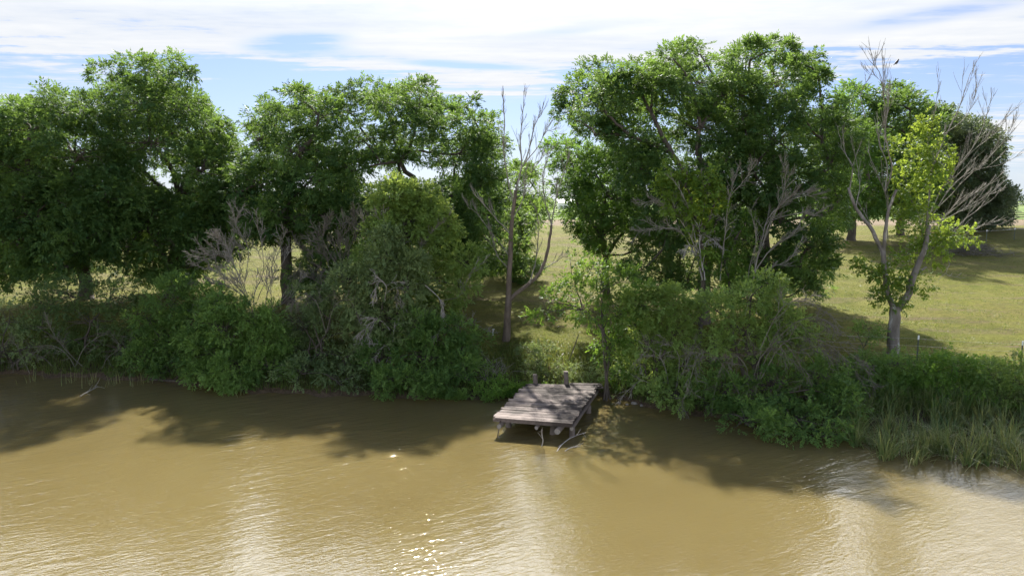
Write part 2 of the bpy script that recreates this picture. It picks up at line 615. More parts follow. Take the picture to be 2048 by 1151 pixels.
dens = MATH('ADD', sheet, MATH('MULTIPLY', nsum, 0.35))
for s_ in [(-16.8, 12.0, 3.6, 0.75, 0.10, -1.0), (-13.5, 11.2, 6, 0.5, 0.03, -0.5), (-4, 10.7, 7.5, 0.4, -0.04, -0.75), (31, 12.6, 8, 0.7, 0.05, -0.5), (4, 13.2, 6, .5, .1, -0.35),
           (12, 12.0, 6, .5, .06, -0.3),
           (-3, 9.3, 8.5, 0.9, -0.03, 0.75), (-34, 9.1, 7, 1.6, 0.02, 0.65), (-33.5, 6.2, 9, 0.7, 0, .35), (33, 10.1, 12, 0.7, 0.02, 0.35),
           (37, 4.5, 6, 2.6, 0, 0.55), (-12, 11.0, 5, .5, .05, 0.35)]:
    dens = MATH('ADD', dens, MATH('MULTIPLY', spot(*s_), MATH('ADD', 1.0, MATH('MULTIPLY', nsum, 3.2))))
# thin out towards the zenith and behind the camera, thicker round the sun
front = SSTEP(dy, 0.15, 0.6)
high = MATH('ADD', MATH('MULTIPLY', SSTEP(el, 38.0, 58.0), front), MATH('MULTIPLY', SSTEP(el, 18.0, 38.0), MATH('SUBTRACT', 1.0, front)))
dens = MATH('SUBTRACT', dens, MATH('MULTIPLY', high, 1.0))
back = SSTEP(MATH('MULTIPLY', dy, -1.0), -0.25, 0.5)
cover = MATH('MULTIPLY', SSTEP(dens, 0.05, 0.95), 0.97)
# whitening at the horizon
hz = MATH('MULTIPLY', MATH('POWER', 2.718, MATH('MULTIPLY', MATH('MAXIMUM', el, 0.0), -0.13)), 0.70)
skyk = N(nt, 'ShaderNodeMix', data_type='RGBA', blend_type='MULTIPLY')
skyk.inputs[0].default_value = 1
ln.new(sky.outputs[0], skyk.inputs[6])
skyk.inputs[7].default_value = (SKY_K * .68, SKY_K * .77, SKY_K * 1.06, 1)
mxh = N(nt, 'ShaderNodeMix', data_type='RGBA')
ln.new(hz, mxh.inputs[0]); ln.new(skyk.outputs[2], mxh.inputs[6]); mxh.inputs[7].default_value = (0.31, 0.355, 0.41, 1)
# cloud colour: blue grey to white with the cloud noise
cl = ramp(nt, [(0.0, (0.225, 0.262, 0.325)), (0.5, (0.322, 0.340, 0.368)), (1.0, (0.392, 0.394, 0.396))], MATH('ADD', MATH('MULTIPLY', nsum, 0.9), 0.70))
mxc = N(nt, 'ShaderNodeMix', data_type='RGBA')
ln.new(cover, mxc.inputs[0]); ln.new(mxh.outputs[2], mxc.inputs[6]); ln.new(cl, mxc.inputs[7])
# thin cloud round the sun glows much brighter than the rest of the sheet
da = MATH('DIVIDE', MATH('SUBTRACT', az, SUN_AZ + 5), 65.0); de = MATH('DIVIDE', MATH('SUBTRACT', el, 33.0), 9.0)
glow = MATH('POWER', 2.718, MATH('MULTIPLY', MATH('ADD', MATH('MULTIPLY', da, da), MATH('MULTIPLY', de, de)), -1.0))
glow = MATH('MULTIPLY', glow, MATH('ADD', MATH('MULTIPLY', cover, 10.0), 0.8))
bg = N(nt, 'ShaderNodeBackground', Strength=1.0)
# unseen bright low cloud behind the camera, added to fill the camera-facing leaves
back_fill = MATH('MULTIPLY', back, MATH('SUBTRACT', 1.0, SSTEP(el, 10.0, 28.0)))
ln.new(MATH('ADD', MATH('ADD', glow, 1.0), MATH('MULTIPLY', MATH('MULTIPLY', back_fill, cover), 3.2)), bg.inputs[1])
ln.new(mxc.outputs[2], bg.inputs[0])
wo = N(nt, 'ShaderNodeOutputWorld')
ln.new(bg.outputs[0], wo.inputs[0])

sl = bpy.data.lights.new('sun', 'SUN')
sl.energy = 5.0
sl.angle = R(1.2)
sl.color = (1.0, 0.955, 0.88)
so = bpy.data.objects.new('sun', sl)
COL.objects.link(so)
sd = Vector((math.sin(R(SUN_AZ)) * math.cos(R(SUN_EL)), math.cos(R(SUN_AZ)) * math.cos(R(SUN_EL)), math.sin(R(SUN_EL))))
so.rotation_euler = (-sd).to_track_quat('-Z', 'Y').to_euler()
so.location = (0, 60, 60)

cam = bpy.data.cameras.new('camera')
cam.sensor_width = 36
cam.lens = FPX / 2048 * 36
cam.clip_end = 9000
cam.clip_start = 0.5
co = bpy.data.objects.new('camera', cam)
COL.objects.link(co)
co.location = (0, 0, CAM_H)
co.rotation_euler = (pi / 2 - PITCH, 0, 0)
scene.camera = co
vs = scene.view_settings
vs.view_transform = 'Standard'
vs.look = 'None'
vs.exposure = 1.33
vs.gamma = 1
cy = scene.cycles
cy.max_bounces = 8; cy.diffuse_bounces = 4; cy.glossy_bounces = 3; cy.transmission_bounces = 5; cy.transparent_max_bounces = 4
cy.sample_clamp_indirect = 4.0
cy.caustics_reflective = False; cy.caustics_refractive = False

# ------------------------------------------------------------------ ground sheet
def axis(lo, hi, step, ends, growth=1.35):
    a = list(np.arange(lo, hi + 1e-6, step))
    s = step
    while a[-1] < ends[1]:
        s *= growth; a.append(a[-1] + s)
    s = step
    b = []
    x = lo
    while x > ends[0]:
        s *= growth; x -= s; b.append(x)
    return np.array(b[::-1] + a)


gx = axis(-34, 30, 0.33, (-3500, 3500))
gy1 = np.arange(20, 60, 0.3)
gy = np.concatenate([axis(20, 20, 0.3, (-400, 20))[:-1], gy1, axis(60, 135, 1.5, (60, 5000))])
gy = np.unique(np.round(gy, 3))
GX, GY = np.meshgrid(gx, gy)
GZ = ground(GX, GY)
nx, ny = len(gx), len(gy)
ii = np.arange(nx * ny).reshape(ny, nx)
gq = np.stack([ii[:-1, :-1], ii[:-1, 1:], ii[1:, 1:], ii[1:, :-1]], -1).reshape(-1, 4)

m, nt2, ns, l2 = new_mat('lawn_and_bank')
tc = N(nt2, 'ShaderNodeTexCoord')
def noise(scale, detail=5.0, rough=0.6, stretch=None, rot=0.0, dist=0.0):
    src = tc.outputs['Object']
    if stretch:
        mpn = N(nt2, 'ShaderNodeMapping')
        mpn.inputs['Scale'].default_value = stretch
        mpn.inputs['Rotation'].default_value = (0, 0, rot)
        l2.new(src, mpn.inputs[0]); src = mpn.outputs[0]
    nn = N(nt2, 'ShaderNodeTexNoise', Scale=scale, Detail=detail, Roughness=rough, Distortion=dist)
    l2.new(src, nn.inputs['Vector'])
    return nn.outputs['Fac']
def mixc(f, a, b):
    mm = N(nt2, 'ShaderNodeMix', data_type='RGBA')
    for s_, v in ((0, f), (6, a), (7, b)):
        if isinstance(v, tuple): mm.inputs[s_].default_value = (*v, 1)
        elif isinstance(v, float): mm.inputs[s_].default_value = v
        else: l2.new(v, mm.inputs[s_])
    return mm.outputs[2]
green = ramp(nt2, [(0.3, (0.0929, 0.1131, 0.0161)), (0.7, (0.1794, 0.1852, 0.0320))], noise(0.9, 6))
straw = ramp(nt2, [(0.35, (0.1688, 0.1400, 0.0401)), (0.7, (0.2638, 0.2262, 0.0693))], noise(3.0, 6))
patch = ramp(nt2, [(0.40, (0, 0, 0)), (0.62, (1, 1, 1))], noise(0.16, 7, 0.68, (0.55, 1.5, 1), 0.12, 0.8))
fine = ramp(nt2, [(0.42, (0, 0, 0)), (0.62, (1, 1, 1))], noise(5.0, 5, 0.7, (0.6, 1.3, 1)))
c0 = mixc(MATH('MULTIPLY', MATH('ADD', MATH('MULTIPLY', patch, 0.72, tree_=nt2), MATH('MULTIPLY', fine, 0.28, tree_=nt2), tree_=nt2), 0.62, tree_=nt2), green, straw)
bare = ramp(nt2, [(0.49, (0, 0, 0)), (0.66, (1, 1, 1))], noise(0.26, 8, 0.78, (0.4, 1.7, 1), -0.1, 1.0))
c0 = mixc(MATH('MULTIPLY', bare, 0.85, tree_=nt2), c0, (0.1720, 0.1247, 0.0860))
spk = ramp(nt2, [(0.36, (0.45, 0.45, 0.45)), (0.56, (1, 1, 1))], noise(6.0, 6, 0.8, (0.5, 1.4, 1)))
mul = N(nt2, 'ShaderNodeMix', data_type='RGBA', blend_type='MULTIPLY'); mul.inputs[0].default_value = 0.9
l2.new(c0, mul.inputs[6]); l2.new(spk, mul.inputs[7])
c0 = mul.outputs[2]
# tilled brown strip and paler far fields by distance
sp = N(nt2, 'ShaderNodeSeparateXYZ'); l2.new(tc.outputs['Object'], sp.inputs[0])
yw = MATH('ADD', sp.outputs[1], MATH('MULTIPLY', noise(0.2, 4), 8.0, tree_=nt2), tree_=nt2)
strip = ramp(nt2, [(0.0, (0, 0, 0)), (0.49, (0, 0, 0)), (0.51, (1, 1, 1)), (0.60, (1, 1, 1)), (0.62, (0, 0, 0)), (1, (0, 0, 0))], MATH('DIVIDE', yw, 200.0, tree_=nt2))
c0 = mixc(strip, c0, ramp(nt2, [(0.35, (0.15, 0.115, 0.075)), (0.65, (0.25, 0.195, 0.125))], noise(0.5, 6)))
farf = ramp(nt2, [(0.0, (0, 0, 0)), (0.62, (0, 0, 0)), (0.64, (1, 1, 1))], MATH('DIVIDE', yw, 200.0, tree_=nt2))
c0 = mixc(farf, c0, ramp(nt2, [(0.4, (0.12, 0.175, 0.05)), (0.6, (0.18, 0.22, 0.08))], noise(0.02, 3, 0.5, (0.4, 1.5, 1))))
# wet mud at the water line
mud = ramp(nt2, [(0.0, (1, 1, 1)), (0.5, (1, 1, 1)), (0.72, (0, 0, 0))], MATH('ADD', MATH('MULTIPLY', sp.outputs[2], 0.5, tree_=nt2), MATH('MULTIPLY', noise(2.0, 5), 0.5, tree_=nt2), tree_=nt2))
c0 = mixc(mud, c0, ramp(nt2, [(0.3, (0.055, 0.04, 0.026)), (0.7, (0.15, 0.11, 0.07))], noise(6.0, 5)))
pb = N(nt2, 'ShaderNodeBsdfPrincipled', Roughness=0.95)
pb.inputs['Specular IOR Level'].default_value = 0.1
l2.new(c0, pb.inputs['Base Color'])
bp_ = N(nt2, 'ShaderNodeBump', Strength=1.0, Distance=0.14)
l2.new(noise(9.0, 6, 0.75), bp_.inputs['Height']); l2.new(bp_.outputs[0], pb.inputs['Normal'])
o_ = N(nt2, 'ShaderNodeOutputMaterial'); l2.new(pb.outputs[0], o_.inputs[0])
g = mesh_obj('ground', np.stack([GX, GY, GZ], -1).reshape(-1, 3), gq.ravel(), np.arange(len(gq)) * 4, np.full(len(gq), 4), m, None, None, True)
tag(g, kind='structure')

# ------------------------------------------------------------------ muddy water
m, nt2, ns, l2 = new_mat('muddy_water')
tc = N(nt2, 'ShaderNodeTexCoord')
pb = N(nt2, 'ShaderNodeBsdfPrincipled', Roughness=0.05)
pb.inputs['IOR'].default_value = 1.333
pb.inputs['Specular IOR Level'].default_value = 0.5
col = ramp(nt2, [(0.35, (0.1260, 0.0977, 0.0382)), (0.65, (0.1476, 0.1165, 0.0475))], noise(0.12, 4, 0.5))
l2.new(col, pb.inputs['Base Color'])
pb.inputs['Subsurface Weight'].default_value = 1.0
pb.inputs['Subsurface Radius'].default_value = (1.0, 0.85, 0.55)
pb.inputs['Subsurface Scale'].default_value = 0.10
def wave(rot, stretch, scale, det=2.0, dist=0.5, rough=0.5):
    mpn = N(nt2, 'ShaderNodeMapping')
    mpn.vector_type = 'TEXTURE'
    mpn.inputs['Rotation'].default_value = (0, 0, R(rot))
    mpn.inputs['Scale'].default_value = (stretch, 1, 1)
    l2.new(tc.outputs['Object'], mpn.inputs[0])
    nn = N(nt2, 'ShaderNodeTexNoise', Scale=scale, Detail=det, Roughness=rough, Distortion=dist)
    l2.new(mpn.outputs[0], nn.inputs['Vector'])
    return nn.outputs['Fac']
calm = ramp(nt2, [(0.40, (0.30, 0.30, 0.30)), (0.62, (1, 1, 1))], noise(0.16, 3, 0.5, (1.0, 0.7, 1)))
h = MATH('ADD', MATH('MULTIPLY', wave(33, 5.0, 2.6, 2.0, 0.4), 1.0, tree_=nt2), MATH('MULTIPLY', wave(20, 3.0, 6.0, 2.0, 0.3), 0.55, tree_=nt2), tree_=nt2)
h = MATH('ADD', h, MATH('MULTIPLY', wave(60, 2.0, 1.1, 2.0, 0.6), 0.55, tree_=nt2), tree_=nt2)
h = MATH('MULTIPLY', h, calm, tree_=nt2)
spw = N(nt2, 'ShaderNodeSeparateXYZ'); l2.new(tc.outputs['Object'], spw.inputs[0])
mr = N(nt2, 'ShaderNodeMapRange'); mr.interpolation_type = 'SMOOTHSTEP'
l2.new(MATH('ADD', spw.outputs[1], MATH('MULTIPLY', noise(0.2, 3), 5.0, tree_=nt2), tree_=nt2), mr.inputs[0])
mr.inputs[1].default_value = 20; mr.inputs[2].default_value = 29; mr.inputs[3].default_value = 0.38; mr.inputs[4].default_value = 1.15   # choppier towards the bank
h = MATH('MULTIPLY', h, mr.outputs[0], tree_=nt2)
h = MATH('ADD', h, MATH('MULTIPLY', wave(25, 2.2, 12.0, 3.0, 0.4), 0.16, tree_=nt2), tree_=nt2)
bp_ = N(nt2, 'ShaderNodeBump', Strength=1.0, Distance=0.045)
l2.new(h, bp_.inputs['Height']); l2.new(bp_.outputs[0], pb.inputs['Normal'])
o_ = N(nt2, 'ShaderNodeOutputMaterial'); l2.new(pb.outputs[0], o_.inputs[0])
wv = [(-600, -300, -5), (600, -300, -5), (600, 60, -5), (-600, 60, -5), (-600, -300, 0), (600, -300, 0), (600, 60, 0), (-600, 60, 0)]
wo_ = faces_obj('water', np.array(wv, float), [[3, 2, 1, 0], [4, 5, 6, 7], [0, 1, 5, 4], [1, 2, 6, 5], [2, 3, 7, 6], [3, 0, 4, 7]], m)
tag(wo_, kind='structure')

# ------------------------------------------------------------------ trees across the lawn
PEC = dict(cat='tree')
tree('pecan_tree', 'tree', 'broad leafy tree cut by the left edge of the picture', (172, 46.5), 43,
     [(-30, 300, 90, 80), (20, 225, 50, 25), (70, 260, 65, 50), (105, 212, 50, 32), (165, 232, 52, 42), (60, 330, 90, 60), (160, 310, 75, 55), (-70, 380, 110, 100),
      (70, 405, 80, 45), (120, 470, 85, 55), (20, 490, 75, 65), (170, 500, 55, 42), (210, 390, 55, 50), (-60, 500, 70, 60), (230, 440, 50, 50), (90, 540, 60, 30), (60, 450, 80, 50), (-20, 560, 70, 30), (140, 530, 45, 28), (10, 420, 60, 45), (120, 400, 70, 50), (190, 470, 50, 45), (150, 350, 60, 45)],
     seed=1, trunk_r=0.42, fork=(172, 440), spread=3.7)
tree('pecan_tree', 'tree', 'tall dark leafy tree with the highest crown on the left half', (340, 46.5), 45.5,
     [(220, 152, 38, 22), (283, 140, 45, 32), (345, 148, 35, 38), (290, 215, 95, 50), (370, 225, 60, 50), (420, 270, 50, 50), (300, 285, 95, 50), (400, 335, 70, 50),
      (240, 340, 60, 45), (448, 310, 28, 42), (290, 455, 85, 55), (375, 470, 60, 55), (330, 540, 50, 30), (225, 215, 40, 35), (430, 400, 60, 60), (265, 390, 60, 40), (450, 460, 40, 50), (260, 500, 65, 38), (395, 520, 50, 45), (340, 500, 70, 50), (300, 420, 70, 45), (370, 565, 40, 25), (440, 430, 50, 50), (478, 335, 38, 38), (470, 400, 45, 45), (455, 490, 40, 30)],
     seed=2, trunk_r=0.45, fork=(358, 400), spread=3.7)
tree('pecan_tree', 'tree', 'dense dark leafy tree just right of the tallest tree on the left', (575, 45), 44,
     [(605, 205, 38, 32), (555, 238, 48, 38), (645, 235, 55, 45), (515, 275, 35, 32), (580, 305, 85, 55), (515, 365, 65, 55), (640, 365, 75, 55), (560, 430, 75, 45), (650, 435, 55, 40), (475, 400, 50, 55), (690, 400, 50, 60), (600, 440, 75, 50), (540, 460, 60, 30), (660, 480, 55, 40), (640, 540, 50, 40), (620, 590, 40, 30), (500, 440, 40, 40)],
     seed=3, trunk_r=0.38, fork=(575, 420), spread=3.4)
tree('pecan_tree', 'tree', 'rounded leafy tree with open forked limbs and sky showing through', (850, 45), 43.8,
     [(735, 192, 48, 36), (698, 225, 48, 38), (780, 222, 45, 42), (840, 190, 38, 27), (878, 228, 48, 42), (930, 212, 26, 22), (830, 255, 58, 35), (735, 275, 55, 38), (958, 262, 38, 32),
      (925, 308, 50, 45), (985, 298, 26, 42), (872, 305, 45, 35), (700, 340, 42, 45), (800, 320, 30, 22), (955, 370, 45, 38), (700, 430, 45, 50), (930, 425, 55, 45), (980, 350, 30, 30), (760, 400, 40, 35), (890, 470, 60, 40), (940, 480, 45, 45), (720, 480, 55, 50), (900, 540, 50, 40), (700, 560, 60, 40), (980, 430, 40, 45), (860, 400, 30, 30), (760, 330, 40, 22), (660, 300, 55, 50), (960, 330, 45, 45), (900, 390, 40, 28), (850, 440, 55, 35), (905, 445, 50, 40), (820, 480, 60, 40), (960, 520, 30, 35)],
     seed=4, trunk_r=0.40, fork=(845, 440), spread=3.4)
tree('leafy_tree', 'tree', 'low dark leafy tree standing on the lawn behind the bare dead tree', (1030, 52), 52,
     [(1040, 345, 32, 25), (1075, 385, 32, 35), (990, 395, 45, 45), (1040, 445, 55, 45), (1000, 515, 55, 42), (1055, 545, 38, 32), (960, 465, 40, 45), (930, 420, 40, 40), (920, 500, 40, 50)],
     seed=5, trunk_r=0.22, size=0.38, spread=3.0)
tree('leafy_tree', 'tree', 'light green leafy tree at the left foot of the tallest tree, above the lawn gap', (1215, 47), 45.5,
     [(1150, 308, 42, 33), (1190, 345, 55, 45), (1150, 378, 42, 42), (1225, 395, 65, 55), (1172, 435, 52, 42), (1250, 445, 55, 45), (1200, 478, 40, 22), (1125, 330, 22, 25), (1270, 330, 50, 40), (1290, 480, 50, 40)],
     leaf='pecan_light', seed=6, trunk_r=0.28, spread=3.2)
tree('pecan_tree', 'tree', 'tallest leafy tree, its wide crown rising above the small yellow green tree', (1405, 40), 41.5,
     [(1152, 190, 38, 33), (1140, 235, 33, 33), (1202, 162, 45, 36), (1280, 140, 38, 28), (1220, 222, 58, 42), (1345, 118, 42, 33), (1400, 108, 40, 33), (1392, 172, 68, 48), (1310, 180, 58, 38),
      (1440, 200, 48, 52), (1262, 278, 55, 35), (1190, 268, 42, 28), (1400, 262, 60, 42), (1465, 285, 55, 55), (1300, 350, 45, 40), (1340, 420, 65, 60), (1430, 350, 60, 50), (1330, 490, 55, 50), (1300, 540, 45, 30), (1440, 440, 60, 60), (1370, 560, 50, 30), (1300, 225, 42, 30), (1285, 190, 45, 35), (1350, 300, 45, 40), (1270, 330, 50, 40), (1390, 400, 60, 50), (1240, 190, 45, 35)],
     seed=7, trunk_r=0.40, fork=(1408, 420), spread=3.6)
tree('pecan_tree', 'tree', 'tall leafy tree joined to the right side of the tallest crown, drooping low', (1530, 42), 42,
     [(1508, 120, 48, 36), (1550, 98, 33, 27), (1612, 128, 38, 24), (1637, 160, 22, 22), (1560, 162, 62, 42), (1480, 182, 48, 42), (1500, 235, 55, 42), (1600, 218, 55, 42), (1560, 285, 72, 55),
      (1640, 265, 45, 50), (1655, 335, 40, 50), (1500, 335, 65, 55), (1590, 375, 65, 55), (1635, 430, 42, 45), (1560, 450, 65, 48), (1622, 495, 50, 36), (1600, 585, 42, 42), (1540, 540, 60, 50), (1475, 500, 50, 50), (1660, 520, 25, 20), (1530, 390, 60, 50), (1680, 270, 30, 45), (1680, 400, 25, 45), (1450, 400, 45, 50), (1600, 540, 50, 35), (1500, 580, 50, 40)],
     seed=8, trunk_r=0.40, fork=(1530, 430), spread=3.4)
tree('leafy_tree', 'tree', 'mid green leafy tree farther back, right beside the tallest crowns', (1702, 75), 75,
     [(1700, 195, 28, 24), (1685, 260, 38, 45), (1722, 300, 38, 48), (1690, 360, 42, 48), (1730, 400, 42, 40), (1668, 420, 36, 36), (1660, 300, 30, 40)],
     leaf='pecan_light', seed=9, trunk_r=0.45, size=0.7, cr=0.95, per=30, spread=3.4)
tree('leafy_tree', 'tree', 'leafy tree farther back, seen directly behind the half dead tree', (1800, 80), 78,
     [(1780, 195, 33, 26), (1820, 220, 33, 33), (1770, 258, 42, 42), (1830, 290, 38, 48), (1780, 340, 52, 48), (1840, 370, 42, 40), (1795, 405, 46, 30), (1865, 250, 30, 25)],
     leaf='pecan', seed=10, trunk_r=0.42, size=0.7, cr=0.95, per=30, spread=3.4)
tree('oak_tree', 'tree', 'dark grey green rounded oak standing alone far back at the right', (1945, 87), 88,
     [(1885, 245, 38, 30), (1930, 268, 38, 33), (1968, 290, 32, 33), (1905, 310, 52, 48), (1950, 342, 50, 42), (1910, 390, 58, 38), (1975, 392, 42, 38), (2003, 415, 18, 16), (1850, 380, 35, 40), (1990, 305, 14, 16), (1960, 430, 55, 20), (1900, 425, 45, 22), (2005, 395, 18, 20), (1850, 425, 30, 18)],
     leaf='oak', kind='ovate', seed=11, trunk_r=0.5, size=0.62, cr=1.0, per=34, spread=5.0)

# ------------------------------------------------------------------ dead and half dead trees
rng = np.random.default_rng(50)
bp = base_pt(1012, 36)
root = empty('dead_tree', bp, 'slender nearly bare tree with upright dead twigs, standing on the lawn above the dock', 'tree')
tb = Tubes(); tw = Tubes()
limb_px(tb, rng, [(1011, 695), (1014, 660), (1017, 600)], 0.25, 0.17, 36)
limb_px(tb, rng, [(1017, 602), (1019, 540), (1022, 470), (1028, 410), (1031, 380)], 0.155, 0.08, 36)
limb_px(tb, rng, [(1016, 602), (1035, 585), (1062, 565), (1083, 540), (1096, 500), (1103, 450)], 0.13, 0.07, 36, 0.15)
for pts, r0, n_, L_ in [([(1031, 382), (1043, 335), (1041, 280), (1046, 230), (1048, 183)], .075, 9, 0.9),
                    ([(1028, 410), (1014, 350), (1007, 290), (1010, 240), (1004, 188)], .06, 9, 0.9),
                    ([(1038, 350), (1058, 300), (1068, 255), (1086, 222)], .045, 8, 0.9),
                    ([(1042, 335), (1075, 295), (1092, 262), (1106, 262)], .04, 8, 0.9),
                    ([(1031, 385), (1062, 345), (1085, 315), (1106, 300)], .04, 8, 0.8),
                    ([(1022, 470), (990, 435), (962, 402), (945, 385)], .05, 9, 0.8),
                    ([(1018, 510), (985, 470), (950, 425), (935, 415)], .045, 9, 0.8),
                    ([(1103, 450), (1112, 400), (1125, 350), (1138, 312)], .06, 9, 0.9),
                    ([(1103, 450), (1090, 400), (1085, 350), (1098, 310)], .05, 8, 0.8),
                    ([(1060, 566), (1072, 520), (1078, 455), (1070, 410)], .05, 7, 0.8),
                    ([(1085, 538), (1108, 525), (1125, 514), (1137, 516)], .03, 6, 0.5),
                    ([(1020, 540), (995, 512), (985, 480), (975, 455)], .04, 8, 0.7),
                    ([(1024, 440), (1045, 400), (1050, 350), (1060, 320)], .05, 8, 0.8)]:
    limb_px(tw, rng, pts, r0, 0.012, 36, 0.25, tw=int(n_ * 1.2), twl=L_ * 1.2, up=0.5, spread=0.42, depth=2, gnarl=0.10, ratio=.6)
tb.build('trunk', M['bark_red'], root)
tw.build('branches', M['dead'], root)

bl = [(1050, 360, 26, 30), (1075, 400, 24, 30), (1010, 400, 30, 30), (1000, 470, 30, 30), (1055, 480, 30, 30), (985, 440, 24, 24), (1040, 420, 26, 24), (1090, 450, 20, 30), (1060, 440, 30, 34), (1050, 520, 32, 30), (1080, 380, 20, 26), (1040, 340, 24, 20), (985, 500, 30, 30)]
C = np.concatenate([c_ + norm(rng.normal(0, 1, (7, 3))) * r_ * rng.random((7, 1)) ** .4 for c_, r_ in place_blobs(rng, bl, 36.3, .8)])
q, t = clump_leaves(rng, C, np.full(len(C), .32), norm(rng.normal(0, 1, C.shape)), 7, .24, 'ovate', .8, .2, .5)
quads_obj('foliage', q, M['shrub'], root, t)

rng = np.random.default_rng(51)
bp = base_pt(1787, 33.5)
root = empty('half_dead_tree', bp, 'half dead tree with bare upright limbs and yellow green leaves along its stems', 'tree')
tb = Tubes(); tw = Tubes()
J = 33.5
limb_px(tb, rng, [(1786, 712), (1787, 680), (1789, 640), (1791, 612)], 0.31, 0.25, J)
limb_px(tb, rng, [(1790, 620), (1775, 585), (1770, 540), (1765, 500)], 0.14, 0.11, J)
limb_px(tb, rng, [(1791, 622), (1812, 590), (1823, 545), (1840, 500), (1852, 450)], 0.19, 0.10, J, .1)
limb_px(tb, rng, [(1765, 503), (1737, 455), (1713, 415), (1700, 375)], 0.10, 0.06, J, .2)
limb_px(tb, rng, [(1767, 505), (1763, 470), (1766, 420), (1770, 380)], 0.09, 0.06, J, .2)
limb_px(tb, rng, [(1826, 556), (1842, 541), (1853, 534)], 0.07, 0.05, J - 0.2)
for pts, r0, n_, L_ in [([(1700, 375), (1693, 335), (1690, 300), (1680, 260)], .06, 7, 0.9),
                    ([(1770, 382), (1760, 340), (1738, 280), (1728, 220), (1712, 165), (1700, 130)], .065, 12, 1.0),
                    ([(1730, 235), (1722, 190), (1727, 150), (1735, 122)], .03, 8, 0.7),
                    ([(1770, 382), (1775, 330), (1767, 280), (1771, 220), (1778, 165), (1783, 112)], .065, 11, 0.9),
                    ([(1768, 300), (1790, 240), (1795, 185), (1800, 140), (1793, 129)], .04, 9, 0.7),
                    ([(1776, 480), (1783, 430), (1780, 400), (1763, 362), (1745, 300)], .055, 8, 0.9),
                    ([(1712, 415), (1738, 380), (1752, 340), (1748, 290)], .045, 8, 0.8),
                    ([(1765, 500), (1742, 470), (1738, 430), (1728, 400)], .035, 7, 0.6),
                    ([(1852, 452), (1855, 400), (1862, 340), (1885, 270), (1903, 210), (1925, 150)], .075, 12, 1.1),
                    ([(1852, 452), (1880, 392), (1918, 332), (1952, 290), (1985, 235)], .06, 12, 1.1),
                    ([(1850, 455), (1893, 383), (1945, 345), (1993, 330)], .05, 12, 1.0),
                    ([(1842, 497), (1890, 450), (1940, 400), (2000, 368)], .05, 12, 1.0),
                    ([(1835, 530), (1872, 498), (1905, 478), (1950, 440), (2012, 400)], .065, 10, 0.9),
                    ([(1862, 345), (1868, 290), (1862, 230), (1868, 165)], .04, 9, 0.9),
                    ([(1885, 270), (1915, 240), (1940, 200), (1950, 165)], .03, 9, 0.8),
                    ([(1900, 350), (1935, 290), (1955, 235), (1968, 200)], .03, 9, 0.8),
                    ([(1870, 420), (1920, 360), (1960, 300), (1990, 262)], .035, 10, 0.9),
                    ([(1850, 450), (1905, 430), (1955, 395), (1990, 385)], .04, 10, 0.8),
                    ([(1846, 480), (1840, 420), (1830, 370), (1838, 320)], .05, 8, 0.8),
                    ([(1900, 478), (1935, 470), (1965, 452), (2000, 448)], .03, 7, 0.6),
                    ([(1885, 488), (1895, 525), (1890, 548), (1930, 555)], .02, 6, 0.4)]:
    limb_px(tw, rng, pts, r0 * .8, 0.010, J, 0.35, tw=int(n_ * 0.9), twl=L_ * 1.45, up=0.28, spread=0.36, depth=2, gnarl=0.07, ratio=.6)
tb.build('trunk', M['bark_pale'], root)
tw.build('branches', M['dead'], root)
bl = [(1850, 250, 18, 14), (1858, 278, 28, 22), (1800, 300, 22, 18), (1872, 300, 20, 14), (1845, 330, 32, 24), (1890, 316, 12, 9), (1862, 372, 28, 24), (1818, 382, 26, 18), (1835, 430, 32, 24), (1828, 470, 28, 20),
      (1800, 345, 18, 14), (1898, 462, 26, 18), (1930, 476, 24, 10), (1850, 502, 42, 24), (1800, 540, 32, 35), (1768, 560, 18, 22), (1830, 560, 30, 28), (1728, 530, 18, 11), (1790, 598, 30, 22), (1757, 592, 12, 14), (1810, 430, 24, 14), (1745, 545, 16, 10), (1880, 480, 26, 16), (1870, 335, 22, 18)]
W = place_blobs(rng, bl, J, 0.7)
C, CR, CO = [], [], []
for c, rad in W:
    k = max(5, int(11 * rad.mean() / 0.5))
    u = norm(rng.normal(0, 1, (k, 3)))
    C.append(c + u * rad * (0.4 + 0.6 * rng.random((k, 1)))); CO.append(u); CR.append(np.full(k, 0.36))
C = np.concatenate(C); CO = np.concatenate(CO); CR = np.concatenate(CR)
q, t = clump_leaves(rng, C, CR, CO, 10, 0.23, 'broad', 0.9, 0.15, 0.55)
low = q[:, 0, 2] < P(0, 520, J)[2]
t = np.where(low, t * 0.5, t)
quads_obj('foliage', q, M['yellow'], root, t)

# ------------------------------------------------------------------ small trees and shrubs along the water
BU = dict(kind='ovate', size=0.25, per=33, cr=0.45, dens=1.15, stems=3, trunk_r=0.07, spread=1.6, flat=0.75)


def bush(name, cat, label, base, Y, blobs, seed, **kw):
    a = dict(BU); a.update(kw)
    return tree(name, cat, label, base, Y, blobs, seed=seed, crown_name='foliage', trunk_name='stems', **a)


def bare_extra(specs, Y, mat='dead', **tk):
    """dead limbs traced in the photo, returned as a Tubes builder"""
    def make(root, seed, name='dead_branches'):
        r_ = np.random.default_rng(seed)
        t_ = Tubes()
        for pts, r0, n_, L_ in specs:
            limb_px(t_, r_, pts, r0, 0.008, Y, 0.2, tw=int(n_ * 1.5), twl=L_ * 1.15, **tk)
        t_.build(name, M[mat], root)
    return make


